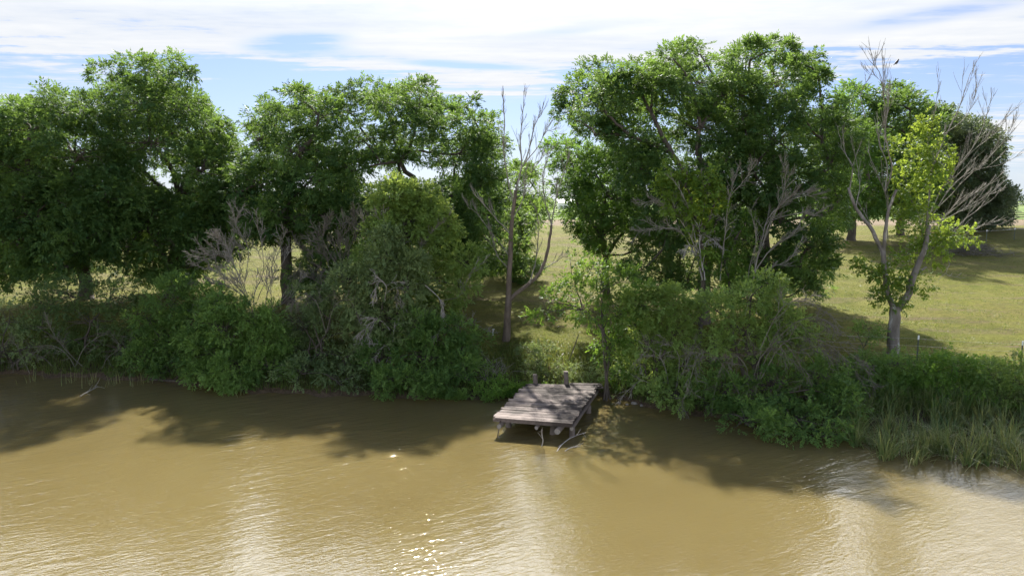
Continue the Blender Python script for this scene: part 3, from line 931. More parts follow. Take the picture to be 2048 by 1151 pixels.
bush('shrub', 'shrub', 'pale sparse shrub at the far left end of the bank', (25, 34.5), 34, [(20, 640, 44, 38), (62, 690, 42, 38), (8, 705, 40, 32), (-40, 660, 60, 60), (-70, 720, 50, 40)], 20, leaf='greygreen', gaps=0.5, per=14)
r = bush('shrub', 'shrub', 'wide dark shrub under the leftmost tree, thin dead twigs hanging to the water', (170, 35.5), 35.5,
     [(140, 588, 68, 33), (90, 620, 48, 28), (220, 598, 58, 33), (180, 645, 65, 36), (270, 640, 48, 42), (240, 700, 50, 30), (80, 655, 50, 30), (130, 685, 40, 22), (280, 730, 40, 18), (60, 590, 36, 22), (200, 560, 40, 22), (250, 590, 34, 24)], 21, leaf='shrub_dark', gaps=0.5, per=24)
bare_extra([([(150, 735), (130, 700), (90, 690), (60, 720)], .03, 8, .8), ([(150, 735), (170, 690), (210, 670), (240, 700)], .03, 8, .8), ([(120, 745), (80, 715), (40, 715), (10, 735)], .03, 9, .8),
            ([(180, 745), (140, 705), (120, 670), (110, 640)], .03, 9, .8), ([(60, 748), (40, 700), (20, 680), (0, 690)], .025, 9, .7), ([(200, 750), (215, 715), (250, 695), (280, 705)], .025, 9, .7)], 34, 'dead_dark', minr=.007, up=-0.1, spread=.9)(r, 121)
bush('shrub', 'shrub', 'green rounded shrub between the wide dark shrub and the bare grey shrub', (360, 34.5), 34.5,
     [(340, 608, 42, 33), (400, 640, 48, 38), (325, 680, 42, 42), (300, 710, 42, 32), (380, 695, 45, 40), (430, 610, 40, 30), (330, 745, 40, 15), (350, 575, 34, 24), (410, 590, 30, 22), (300, 640, 40, 35)], 22, leaf='shrub')
r = bush('shrub', 'shrub', 'bright green leafy shrub leaning over the water left of centre', (470, 32.8), 32.6,
     [(450, 660, 58, 38), (520, 678, 52, 38), (420, 708, 48, 38), (480, 738, 66, 38), (405, 748, 42, 28), (540, 735, 48, 38), (460, 772, 50, 15), (500, 640, 40, 25), (560, 700, 30, 30), (430, 620, 36, 28), (470, 610, 26, 20), (545, 640, 34, 30), (390, 680, 30, 30)], 23, leaf='shrub', tint0=0.62)
r = bush('shrub', 'shrub', 'grey green tangled shrub at the water, between bright leaning shrub and bleached dead limbs', (630, 33.3), 33.2,
     [(610, 655, 52, 40), (660, 640, 38, 36), (640, 705, 58, 42), (690, 715, 42, 42), (600, 748, 48, 28), (680, 765, 48, 22), (585, 700, 35, 40), (640, 620, 35, 25), (620, 590, 40, 28), (665, 600, 34, 28), (590, 640, 34, 30), (700, 660, 40, 34)], 24, leaf='greygreen', tint0=0.35, gaps=.42, size=.2)
bare_extra([([(640, 785), (655, 740), (690, 735), (700, 775)], .03, 8, .8), ([(620, 785), (600, 745), (590, 735), (575, 770)], .03, 8, .7), ([(650, 780), (680, 750), (720, 755), (730, 790)], .03, 8, .7),
            ], 32.5, 'dead_dark', up=-0.25, spread=.9)(r, 124)
bare_extra([([(652, 665), (640, 600), (610, 590), (590, 610)], .025, 9, .8), ([(652, 665), (670, 610), (700, 600), (720, 630)], .025, 9, .8)], 32.5, 'dead_dark', up=-0.1, spread=.9)(r, 125, 'upper_twigs')
r = bush('shrub', 'shrub', 'dark green shrub low at the water left of the dock, brush at its foot', (860, 32.3), 32.3,
     [(850, 718, 66, 42), (920, 700, 45, 36), (800, 758, 56, 28), (880, 765, 56, 24), (930, 748, 36, 28), (760, 715, 48, 45), (870, 680, 50, 30), (760, 770, 40, 20), (900, 660, 44, 26), (830, 650, 44, 30), (950, 690, 30, 26)], 25, leaf='shrub', tint0=0.35)
r = bush('willow_tree', 'small tree', 'small tree with bright yellow green rounded top, in front of the forked tree', (790, 35.5), 35.3,
     [(810, 402, 66, 36), (765, 425, 42, 36), (862, 435, 40, 40), (800, 470, 76, 45), (880, 480, 34, 36), (932, 528, 38, 40), (850, 560, 60, 45), (920, 570, 38, 36), (760, 530, 60, 45), (880, 620, 45, 36), (790, 380, 40, 18), (835, 395, 36, 24), (900, 450, 30, 26), (820, 440, 60, 40)], 26,
     leaf='willow', trunk_r=0.12, stems=2, size=.27, tint0=.85, dens=1.4)
bare_extra([([(800, 650), (790, 560), (800, 480), (815, 410)], .06, 10, .8), ([(800, 600), (830, 520), (860, 470), (890, 440)], .04, 10, .8), ([(795, 580), (760, 510), (735, 470), (720, 430)], .04, 10, .9),
            ([(800, 560), (790, 500), (770, 450), (750, 430)], .04, 9, .8), ([(850, 650), (900, 640), (950, 650), (985, 665)], .03, 9, .8), ([(880, 600), (920, 590), (940, 545), (970, 520)], .025, 6, .6)], 34.6, 'dead', minr=.0115, up=.3, spread=.8)(r, 126)
r = bush('shrub', 'shrub', 'pale leafed shrub left of the dock with bleached dead limbs drooping to the water', (775, 33.4), 33.3,
     [(780, 520, 52, 28), (740, 560, 55, 36), (810, 575, 55, 36), (720, 610, 45, 42), (790, 640, 65, 42), (760, 680, 50, 30), (850, 650, 35, 35), (770, 480, 36, 22), (700, 560, 40, 34), (820, 530, 40, 30), (730, 650, 45, 36)], 27, leaf='greygreen', tint0=.62, size=.25, dens=1.6)
bare_extra([([(770, 600), (775, 570), (760, 560), (748, 600)], .03, 8, .7), ([(770, 590), (790, 575), (800, 610), (795, 650)], .03, 8, .8), ([(780, 660), (760, 640), (735, 650), (715, 690)], .035, 10, .8),
            ([(780, 700), (770, 690), (740, 730), (700, 770)], .035, 10, .9), ([(780, 700), (782, 720), (775, 760), (760, 800)], .035, 10, .9), ([(780, 700), (800, 715), (825, 740), (835, 770)], .035, 10, .8),
            ([(785, 705), (770, 735), (745, 770), (735, 790)], .03, 9, .8), ([(790, 640), (785, 680), (780, 705), (780, 720)], .04, 5, .5), ([(850, 570), (880, 600), (890, 640), (880, 660)], .03, 9, .7)], 32.4, 'dead_white', minr=.012, up=-0.35, spread=.8)(r, 127)

# bare grey shrub (traced limbs)
rng = np.random.default_rng(52)
bp = base_pt(505, 35)
root = empty('dead_shrub', bp, 'bare grey shrub with feathery dead twigs swept left, against the sunny lawn', 'shrub')
tw = Tubes()
for pts, r0, n_, L_ in [([(508, 660), (500, 610), (470, 570), (440, 545), (400, 535)], .07, 13, 1.0), ([(505, 640), (495, 590), (480, 530), (455, 490), (440, 470)], .06, 14, 1.1),
                    ([(500, 610), (460, 575), (420, 570), (370, 570)], .045, 13, .9), ([(510, 650), (515, 590), (535, 540), (530, 480), (515, 440)], .05, 9, 1.0),
                    ([(515, 600), (540, 560), (560, 510), (575, 470)], .04, 9, .9), ([(530, 650), (532, 590), (545, 550), (570, 500)], .05, 8, .9), ([(545, 655), (548, 600), (545, 560), (550, 540)], .03, 6, .6),
                    ([(495, 590), (460, 530), (430, 510), (400, 515)], .045, 13, 1.0), ([(500, 610), (465, 600), (430, 605), (390, 625)], .04, 11, .8), ([(520, 640), (560, 610), (590, 580), (600, 560)], .03, 8, .8),
                    ([(490, 560), (490, 500), (470, 450), (480, 430)], .04, 12, .9)]:
    limb_px(tw, rng, pts, r0 * .7, 0.009, 35, 0.3, tw=int(n_ * 1.6), twl=L_ * 1.15, up=0.2, spread=0.75, depth=2, minr=.011, gnarl=0.19, pull=(-0.15, 0, 0))
tw.build('branches', M['dead'], root)
rng = np.random.default_rng(53)
bp = base_pt(690, 36)
root = empty('dead_shrub', bp, 'bare purplish brown shrub of tangled twigs, left of the bright yellow green tree top', 'shrub')
tw = Tubes()
for pts, r0, n_, L_ in [([(695, 640), (690, 570), (680, 500), (690, 440)], .06, 14, 1.0), ([(692, 600), (660, 550), (640, 510), (600, 500)], .05, 14, 1.0), ([(695, 590), (720, 530), (740, 480), (745, 440)], .05, 14, 1.0),
                    ([(690, 570), (700, 500), (715, 450), (710, 430)], .045, 13, .9), ([(692, 560), (650, 490), (645, 470), (655, 440)], .045, 13, .9), ([(690, 600), (640, 575), (610, 560), (580, 555)], .04, 12, .9),
                    ([(695, 560), (740, 530), (770, 500), (790, 480)], .04, 12, .9), ([(690, 610), (650, 600), (620, 620), (600, 650)], .03, 10, .8)]:
    limb_px(tw, rng, pts, r0 * .7, 0.009, 36, 0.35, tw=int(n_ * 1.6), twl=L_ * 1.15, up=0.2, spread=0.9, depth=2, minr=.011, gnarl=0.22)
tw.build('branches', M['dead_dark'], root)

# right of the dock
bush('young_tree', 'small tree', 'slender young tree with open leafy sprays beside the right back corner of the dock', (1206, 29.6), 30,
     [(1195, 535, 48, 27), (1245, 560, 42, 32), (1150, 572, 42, 22), (1098, 605, 36, 22), (1165, 618, 50, 26), (1240, 628, 46, 34), (1285, 592, 26, 20), (1225, 690, 46, 34), (1250, 740, 36, 26), (1070, 635, 20, 12), (1140, 520, 26, 16), (1200, 585, 40, 25)], 30,
     leaf='ash', tint0=.5, gaps=.1, stems=2, trunk_r=.06, fork=(1205, 660), per=17, size=.30, spread=1.0)
r = bush('shrub', 'shrub', 'light green leafy shrub on the bank just right of the young tree', (1310, 29.6), 29.8,
     [(1290, 618, 46, 32), (1340, 610, 42, 30), (1290, 678, 46, 36), (1350, 665, 46, 36), (1262, 720, 32, 26), (1300, 755, 52, 36), (1370, 735, 50, 40), (1350, 790, 50, 25), (1380, 630, 25, 25), (1270, 650, 30, 30), (1320, 585, 36, 20), (1360, 595, 30, 20), (1270, 600, 26, 18)], 31, leaf='willow', tint0=.7, dens=1.3)
bare_extra([([(1340, 790), (1330, 730), (1300, 700), (1270, 730)], .03, 9, .8), ([(1350, 790), (1360, 720), (1340, 690), (1310, 700)], .03, 9, .8), ([(1350, 780), (1380, 720), (1390, 690), (1370, 720)], .03, 9, .7),
            ([(1340, 800), (1290, 760), (1260, 770), (1240, 790)], .025, 7, .6)], 28.9, 'dead', up=-.1, spread=.9)(r, 131)
r = bush('shrub', 'shrub', 'largest shrub, bright leafy top over a drooping curtain of dead grey twigs', (1500, 28.2), 28.6,
     [(1430, 618, 42, 36), (1500, 598, 46, 40), (1530, 570, 33, 24), (1560, 640, 50, 36), (1490, 668, 56, 36), (1620, 678, 36, 26), (1430, 688, 46, 28), (1560, 600, 36, 26), (1590, 660, 40, 28), (1540, 690, 40, 25)], 32, leaf='willow', tint0=.8, trunk_r=.12, per=26, dens=1.4)
bare_extra([([(1500, 800), (1520, 720), (1560, 680), (1610, 760), (1630, 830)], 0.030, 12, 1.0), ([(1500, 800), (1490, 730), (1460, 710), (1430, 780), (1420, 850)], 0.027, 11, 1.0), ([(1510, 790), (1540, 700), (1600, 690), (1660, 760), (1690, 830)], 0.030, 12, 1.0),
            ([(1510, 780), (1530, 700), (1550, 730), (1560, 800), (1570, 860)], 0.024, 11, 1.0), ([(1500, 780), (1490, 740), (1500, 800), (1505, 860)], 0.021, 10, .9), ([(1520, 760), (1570, 680), (1640, 680), (1700, 730), (1730, 790)], 0.027, 12, 1.0),
            ([(1480, 790), (1440, 720), (1400, 710), (1370, 770), (1350, 820)], 0.024, 11, .9), ([(1520, 700), (1560, 620), (1600, 600), (1640, 620)], 0.024, 10, .9), ([(1540, 690), (1600, 640), (1650, 640), (1690, 670)], 0.024, 11, .9),
            ([(1510, 800), (1480, 850), (1440, 880), (1420, 900)], 0.018, 7, .8), ([(1600, 700), (1660, 690), (1720, 720), (1760, 780)], 0.021, 10, .9)], 27.3, 'dead_dark', minr=.0095, up=-.22, spread=1.0, gnarl=.22)(r, 132)
bush('shrub', 'shrub', 'dark low leafy growth under the drooping dead twigs, trailing in the water', (1530, 27.4), 27.6,
     [(1450, 780, 62, 50), (1545, 770, 70, 52), (1635, 760, 62, 52), (1490, 845, 70, 30), (1590, 845, 70, 30), (1680, 815, 52, 40), (1720, 790, 36, 36), (1400, 810, 40, 30), (1650, 870, 50, 18), (1540, 872, 40, 14)], 33, leaf='shrub', tint0=.38, gaps=.25, spread=1.3)
r = bush('ash_tree', 'small tree', 'small tree with sparse yellow green leaves and bare outstretched limbs before the tallest tree', (1400, 34.5), 33.6,
     [(1340, 340, 25, 20), (1370, 372, 34, 24), (1412, 360, 26, 24), (1332, 382, 30, 20), (1385, 418, 34, 24), (1432, 395, 24, 24), (1350, 415, 24, 14), (1400, 465, 28, 26), (1440, 380, 18, 16), (1375, 330, 16, 14), (1410, 510, 26, 20)], 34,
     leaf='yellow', kind='broad', size=.26, per=15, spread=.8, stems=1, trunk_r=.11, fork=(1405, 540), cr=.36)
bare_extra([([(1405, 560), (1385, 480), (1345, 420), (1310, 405), (1270, 405)], .05, 12, .8), ([(1395, 520), (1365, 465), (1320, 455), (1275, 465)], .045, 12, .8), ([(1400, 540), (1402, 470), (1412, 400), (1405, 340)], .05, 8, .7),
            ([(1395, 500), (1380, 440), (1360, 390), (1335, 350)], .04, 7, .6), ([(1440, 560), (1450, 470), (1455, 400), (1470, 345)], .05, 10, .9), ([(1455, 400), (1480, 370), (1495, 350), (1500, 330)], .03, 9, .7)], 33.4, 'dead', up=.15, spread=.8)(r, 134)
bare_extra([([(1410, 560), (1400, 510), (1380, 490), (1365, 510)], .03, 9, .6), ([(1405, 540), (1415, 490), (1430, 480), (1445, 495)], .03, 9, .6), ([(1405, 540), (1400, 485), (1410, 470), (1425, 475)], .03, 9, .6)], 32.9, 'dead_white', up=-.2, spread=.9)(r, 135, 'bleached_branches')
bush('leafy_tree', 'small tree', 'small green leafy tree just right of the sparse yellow green one', (1465, 34.8), 34.2,
     [(1440, 438, 28, 24), (1470, 480, 36, 32), (1492, 445, 20, 20), (1450, 525, 42, 30), (1482, 560, 36, 26), (1435, 480, 25, 25), (1460, 590, 40, 30)], 35, leaf='ash', tint0=.35, stems=1, trunk_r=.1, spread=1.0)
rng = np.random.default_rng(54)
bp = base_pt(1492, 34)
root = empty('dead_tree', bp, 'bare grey limbs arching to the right in front of the drooping tall tree', 'dead tree')
tw = Tubes()
for pts, r0, n_, L_ in [([(1490, 630), (1505, 560), (1525, 490), (1548, 435), (1585, 402), (1635, 388)], .075, 12, .9), ([(1510, 545), (1545, 500), (1590, 465), (1615, 420)], .05, 11, .8), ([(1525, 490), (1540, 430), (1570, 390), (1610, 395)], .045, 12, .8),
                    ([(1500, 580), (1530, 540), (1570, 520), (1600, 485)], .04, 10, .7), ([(1540, 450), (1560, 400), (1560, 360), (1545, 330)], .035, 10, .8), ([(1495, 600), (1500, 540), (1510, 480), (1500, 420)], .04, 8, .7),
                    ([(1545, 440), (1590, 425), (1620, 430), (1640, 420)], .03, 10, .6)]:
    limb_px(tw, rng, pts, r0, 0.009, 34, 0.25, tw=int(n_ * 1.5), twl=L_ * 1.15, up=0.2, spread=0.6, depth=2, gnarl=0.1, pull=(0.25, 0, 0))
tw.build('branches', M['dead'], root)

# right bank
bush('sapling', 'sapling', 'small leafy sapling on the shaded lawn just left of the half dead tree', (1722, 32.8), 33, [(1737, 658, 24, 12), (1715, 665, 14, 10), (1757, 668, 16, 10), (1738, 676, 20, 8)], 40, leaf='shrub', stems=1, trunk_r=.025, per=9, spread=.5, cr=.3)
for i, (lab, px, Y, bl, lf, ti) in enumerate([
    ('low green bush below the half dead tree, next to the drooping twigs', 1760, 28.6, [(1740, 735, 46, 28), (1790, 730, 44, 30), (1760, 770, 50, 28), (1820, 760, 40, 26)], 'shrub', .5),
    ('leafy green bush above the reeds, right of the half dead tree', 1880, 28.2, [(1850, 745, 44, 28), (1905, 735, 46, 28), (1870, 775, 50, 26), (1930, 770, 40, 24)], 'weed', .25),
    ('sunlit yellow green bush above the reeds at the right edge of the picture', 2010, 27.8, [(1970, 750, 46, 28), (2030, 760, 48, 30), (1990, 785, 50, 24), (2090, 770, 50, 34), (2050, 735, 40, 20)], 'willow', .35)]):  # brighter leaf colour stands in for sun this shaded bank lacks
    bush('bush', 'bush', lab, (px, Y), Y, bl, 41 + i, leaf=lf, tint0=ti, trunk_r=.03, spread=1.3, size=.22)

# ------------------------------------------------------------------ wood dock
def wood_mat(name, a, b, stain=None, grain=(1, 14, 14)):
    m, nt2_, ns, l2_ = new_mat(name)
    tc_ = N(nt2_, 'ShaderNodeTexCoord')
    at = N(nt2_, 'ShaderNodeAttribute', attribute_name='tint')
    mp_ = N(nt2_, 'ShaderNodeMapping'); mp_.inputs['Scale'].default_value = grain
    l2_.new(tc_.outputs['Object'], mp_.inputs[0])
    nz = N(nt2_, 'ShaderNodeTexNoise', Scale=3.0, Detail=7.0, Roughness=0.7); l2_.new(mp_.outputs[0], nz.inputs['Vector'])
    f = MATH('ADD', MATH('MULTIPLY', nz.outputs['Fac'], 1.1, tree_=nt2_), MATH('MULTIPLY', at.outputs['Fac'], 0.30, tree_=nt2_), tree_=nt2_)
    c = ramp(nt2_, [(0.42, a), (0.95, b)], f)
    if stain:
        n2_ = N(nt2_, 'ShaderNodeTexNoise', Scale=1.1, Detail=6.0, Roughness=0.65); l2_.new(tc_.outputs['Object'], n2_.inputs['Vector'])
        sx = N(nt2_, 'ShaderNodeSeparateXYZ'); l2_.new(tc_.outputs['Object'], sx.inputs[0])
        g_ = MATH('ADD', n2_.outputs['Fac'], MATH('MULTIPLY', sx.outputs[0], 0.045, tree_=nt2_), tree_=nt2_)
        g_ = MATH('ADD', g_, MATH('MULTIPLY', MATH('SUBTRACT', nz.outputs['Fac'], 0.5, tree_=nt2_), 0.35, tree_=nt2_), tree_=nt2_)
        k = ramp(nt2_, [(0.43, (0, 0, 0)), (0.58, (1, 1, 1))], g_)
        mm = N(nt2_, 'ShaderNodeMix', data_type='RGBA')
        l2_.new(MATH('MULTIPLY', k, 0.82, tree_=nt2_), mm.inputs[0]); l2_.new(c, mm.inputs[6]); mm.inputs[7].default_value = (*stain, 1)
        c = mm.outputs[2]
    pb_ = N(nt2_, 'ShaderNodeBsdfPrincipled', Roughness=0.8); pb_.inputs['Specular IOR Level'].default_value = 0.25
    l2_.new(c, pb_.inputs['Base Color'])
    b_ = N(nt2_, 'ShaderNodeBump', Strength=0.5, Distance=0.02); l2_.new(nz.outputs['Fac'], b_.inputs['Height']); l2_.new(b_.outputs[0], pb_.inputs['Normal'])
    o = N(nt2_, 'ShaderNodeOutputMaterial'); l2_.new(pb_.outputs[0], o.inputs[0])
    return m


M['deck'] = wood_mat('weathered_deck', (0.062, 0.047, 0.040), (0.290, 0.235, 0.205), (0.035, 0.027, 0.022))
M['log'] = wood_mat('old_log', (0.07, 0.055, 0.045), (0.20, 0.165, 0.14), None, (8, 8, 1.5))
M['log_end'] = wood_mat('cut_log_end', (0.17, 0.152, 0.135), (0.34, 0.31, 0.28), None, (9, 9, 9))
M['rust'] = wood_mat('rusty_iron', (0.05, 0.035, 0.028), (0.14, 0.085, 0.06), None, (5, 5, 5))

rng = np.random.default_rng(60)
DZ = 0.68
FL, FR, BL, BR = on_plane(986, 834, DZ), on_plane(1143, 846, DZ), on_plane(1055, 766, DZ), on_plane(1197, 770, DZ)
root = empty('dock', ((FL + FR + BL + BR) / 4) * np.array([1, 1, 0]), 'old weathered wooden dock of grey planks reaching over the water', 'dock')
V, Fc, TT = [], [], []


def box8(p00, p10, p11, p01, th):
    b = len(V)
    for p in (p00, p10, p11, p01): V.append(p - np.array([0, 0, th]))
    for p in (p00, p10, p11, p01): V.append(p)
    for f in ((3, 2, 1, 0), (4, 5, 6, 7), (0, 1, 5, 4), (1, 2, 6, 5), (2, 3, 7, 6), (3, 0, 4, 7)):
        Fc.append([b + i for i in f])


NP = 34
for i in range(NP):
    t0, t1 = i / NP, (i + 1) / NP
    gap = 0.04 + 0.06 * rng.random()
    t1 -= gap / NP
    a0, a1 = BL + (FL - BL) * t0, BL + (FL - BL) * t1
    b0, b1 = BR + (FR - BR) * t0, BR + (FR - BR) * t1
    d = norm(b0 - a0)
    ea, eb = rng.normal(0, 0.05), rng.normal(0, 0.045)
    dz = rng.normal(0, 0.005); tl = rng.normal(0, 0.006); tr_ = rng.normal(0, 0.01)
    za = np.array([0, 0, dz + rng.normal(0, .004)]); zb = np.array([0, 0, dz + rng.normal(0, .004)])
    zt = np.array([0, 0, tl])
    box8(a0 - d * ea + za, b0 + d * eb + zb, b1 + d * eb + zb + zt, a1 - d * ea + za + zt, 0.045)
    TT += [rng.random()] * 6
deck = faces_obj('deck', np.array(V), Fc, M['deck'], root, TT)
# fascia board along the outer edge
V, Fc = [], []
d = norm(FR - FL); nrm = norm(np.cross(d, [0, 0, 1.]))
out = -norm(BL - FL)
z_ = np.array([0, 0, -0.055])
box8(FL + z_ - out * 0.04, FR + z_ - out * 0.04, FR + z_ + out * 0.0, FL + z_ + out * 0.0, 0.10)
faces_obj('fascia_board', np.array(V), Fc, M['deck'], root, [0.35] * 6)


def log(name, a, b, r, mat, parent, seed, endmat=None, n=8, k=12):
    r_ = np.random.default_rng(seed)
    a = np.asarray(a, float); b = np.asarray(b, float)
    t = norm(b - a)
    ref = np.array([0, 0, 1.]) if abs(t[2]) < .8 else np.array([1., 0, 0])
    x = norm(np.cross(t, ref)); y = np.cross(t, x)
    vv, ff = [], []
    ph = r_.random(3) * 6
    for i in range(n):
        c = a + (b - a) * i / (n - 1) + (x * r_.normal(0, .008) + y * r_.normal(0, .008))
        for j in range(k):
            g_ = j * 2 * pi / k
            rr = r * (1 + .07 * math.sin(2 * g_ + ph[0]) + .05 * math.sin(3 * g_ + ph[1]) + r_.normal(0, .015))
            if i in (0, n - 1): rr *= .94
            vv.append(c + x * math.cos(g_) * rr + y * math.sin(g_) * rr)
    for i in range(n - 1):
        for j in range(k):
            ff.append([i * k + j, i * k + (j + 1) % k, (i + 1) * k + (j + 1) % k, (i + 1) * k + j])
    ff.append(list(range(k))[::-1]); ff.append([(n - 1) * k + j for j in range(k)])
    o = faces_obj(name, np.array(vv), ff, mat, parent, [.5] * len(ff), True)
    if endmat is not None:
        o.data.materials.append(endmat)
        o.data.polygons[len(ff) - 2].material_index = 1; o.data.polygons[len(ff) - 1].material_index = 1
        o.data.polygons[len(ff) - 2].use_smooth = False; o.data.polygons[len(ff) - 1].use_smooth = False
    return o


wdir = norm(FR - FL)
for j, (f, rr, pr) in enumerate(((0.10, .095, .22), (0.57, .07, .10), (0.845, .115, .26), (0.99, .08, -.1))):
    pf = FL + (FR - FL) * f; pbk = BL + (BR - BL) * f
    dd = norm(pf - pbk)
    dn = np.array([0, 0, -0.165 - rr])
    log('log_beam', pf + dd * pr + dn, pbk + dn, rr, M['log'], root, 200 + j, M['log_end'])
for j, (fx, fy, rr) in enumerate(((0.10, .80, .11), (0.72, .88, .13), (0.97, .90, .12), (0.2, .35, .11), (0.98, .35, .12))):
    p = (BL + (FL - BL) * fy) * (1 - fx) + (BR + (FR - BR) * fy) * fx
    log('pile', p + np.array([0, 0, -2.0 - DZ]), p + np.array([0, 0, -0.36 if j != 9 else 0]), rr, M['log'], root, 220 + j)
for j, (px, ytop, ybot, rr) in enumerate(((1070, 748, 766, .10), (1132.5, 742, 768, .115))):
    p = on_plane(px, ybot, DZ) + np.array([0, 0.10, 0])
    top = P(px, ytop, p[1])
    log('post', p + np.array([0, 0, -1.6]), np.array([top[0], p[1], top[2]]), rr, M['log'], root, 240 + j, M['log'])
V, Fc = [], []
bx_ = BR + np.array([0.02, 0.0, 0.0])
box8(bx_ + np.array([-.55, .02, -.08]), bx_ + np.array([.2, .0, -.10]), bx_ + np.array([.2, .6, -.10]), bx_ + np.array([-.55, .6, -.08]), .05)
box8(bx_ + np.array([-1.3, .08, .035]), bx_ + np.array([.12, .05, .02]), bx_ + np.array([.12, .28, .02]), bx_ + np.array([-1.3, .30, .035]), .04)
faces_obj('loose_board', np.array(V), Fc, M['deck'], root, [.4] * 12)
tbr = Tubes()
pr_ = FL + (FR - FL) * 0.09 + np.array([0, -0.05, -0.2])
tbr.add(smooth_line([pr_ + np.array([.03, .05, .1]), pr_, pr_ + np.array([-.13, -.15, -0.75])], 8), .022, .018, sides=6)
tbr.build('iron_rod', M['rust'], root)

# branches stuck in the water in front of the dock
for j, (lab, pts, n_) in enumerate([
        ('pale thin branch standing forked out of the water under the dock front', [(1083, 893), (1086, 880), (1083, 866), (1084, 858)], 4),
        ('long pale bent branch lying in the water at the right of the dock front', [(1112, 905), (1122, 890), (1138, 877), (1156, 869), (1172, 864)], 5),
        ('short pale curved twig in the water, nearest the camera by the dock', [(1128, 903), (1138, 896), (1148, 893), (1160, 892)], 3)]):
    r_ = np.random.default_rng(300 + j)
    t_ = Tubes()
    w_ = []
    for k, (a, b) in enumerate(pts):
        z = 0.0 + (0.28 if j == 0 else 0.09) * k - 0.03
        w_.append(on_plane(a, b, z))
    l_ = smooth_line(w_, 14); rr_ = np.linspace(.022, .008, 14)
    t_.add(l_, 0, radii=rr_)
    twigs(r_, t_, l_, rr_, n_, .38, up=.2, spread=.8, depth=1, minr=.005)
    o = t_.build('fallen_branch', M['dead_white'])
    tag(o, lab, 'branch', 'dead branches in the water by the dock')

for j, (lab, pts, n_) in enumerate([
        ('dark dead log lying along the water edge at the foot of the green rounded shrub', [(300, 757), (330, 760), (365, 763), (392, 768)], 3),
        ('pale crooked snag rising from the shallows under the wide dark shrub', [(160, 792), (172, 785), (185, 778), (196, 772)], 4)]):
    r_ = np.random.default_rng(320 + j)
    t_ = Tubes()
    l_ = smooth_line([on_plane(a_, b_, .06 + .05 * k * j) for k, (a_, b_) in enumerate(pts)], 14); rr_ = np.linspace(.075 - .035 * j, .02, 14)
    t_.add(l_, 0, radii=rr_)
    twigs(r_, t_, l_, rr_, n_ + 3, .6, up=.3, spread=.8, depth=1, minr=.009)
    tag(t_.build('fallen_branch', M['dead'] if j else M['bark']), lab, 'branch')

# leaning stick and white stake on the bank
t_ = Tubes()
a = base_pt(1140, 33.0); a_ = P(1141, 712, 33.0); b_ = P(1157, 668, 33.3)
t_.add(smooth_line([a_ - np.array([0.05, 0, .3]), a_, (a_ + b_) / 2 + np.array([.02, 0, 0]), b_], 8), .03, .022, sides=6)
tag(t_.build('stick', M['bark']), 'dark stick leaning upright on the bank behind the dock posts', 'stick')
p = base_pt(986, 37)
m_, n_, _, l_ = new_mat('white_paint')
pb = N(n_, 'ShaderNodeBsdfPrincipled', Roughness=.5); pb.inputs['Base Color'].default_value = (.75, .75, .73, 1)
o_ = N(n_, 'ShaderNodeOutputMaterial'); l_.new(pb.outputs[0], o_.inputs[0])
M['white'] = m_
t_ = Tubes()
t_.add(np.array([p + np.array([0, 0, -.1]), p + np.array([0, 0, .2]), p + np.array([0.03, 0, .34])]), .03, .03, sides=4)
t_.add(np.array([p + np.array([-0.05, 0, .30]), p + np.array([0.02, 0, .33]), p + np.array([0.08, 0, .32])]), .022, .022, sides=4)
tag(t_.build('stake', M['white']), 'tiny white stake in the shaded grass left of the slender dead tree', 'stake')

# ------------------------------------------------------------------ fences
m_, n_, _, l_ = new_mat('post_steel_green')
pb = N(n_, 'ShaderNodeBsdfPrincipled', Roughness=.6, Metallic=.2); pb.inputs['Base Color'].default_value = (.07, .085, .06, 1)
o_ = N(n_, 'ShaderNodeOutputMaterial'); l_.new(pb.outputs[0], o_.inputs[0]); M['steel'] = m_
m_, n_, _, l_ = new_mat('fence_wire')
pb = N(n_, 'ShaderNodeBsdfPrincipled', Roughness=.45, Metallic=.7); pb.inputs['Base Color'].default_value = (.45, .45, .44, 1)
o_ = N(n_, 'ShaderNodeOutputMaterial'); l_.new(pb.outputs[0], o_.inputs[0]); M['wire'] = m_




def wire_fence(label, pts, h, s, wires, rw, nrails=None):
    root_ = empty('wire_fence', pts[0], label, 'fence')
    for p in pts:
        prof = [(-.035 * s, 0), (.035 * s, 0), (.035 * s, .006 * s), (.005 * s, .006 * s), (.005 * s, .03 * s), (-.005 * s, .03 * s), (-.005 * s, .006 * s), (-.035 * s, .006 * s)]
        for nm, z0, z1, g_, mt in (('post', -.4, h * .86, 1.0, 'steel'), ('post_tip', h * .86, h, 1.12, 'white')):
            vv = np.array([p + np.array([x * g_, y * g_, z]) for z in (z0, z1) for x, y in prof])
            ff = [[i, (i + 1) % 8, (i + 1) % 8 + 8, i + 8] for i in range(8)] + [list(range(8))[::-1], list(range(8, 16))]
            o = faces_obj(nm, vv, ff, M[mt], root_)
            if nm == 'post': last = o
            else:
                o.parent = last
    for z in wires:
        t2 = Tubes()
        for a, b in zip(pts[:-1], pts[1:]):
            l2_ = np.linspace(0, 1, 9)[:, None]
            q_ = a + (b - a) * l2_ + np.array([0, -.02 * s, z])
            q_[:, 2] -= np.sin(l2_[:, 0] * pi) * .03
            t2.add(q_, rw, rw, sides=3)
        t2.build('wire', M['wire'], root_)


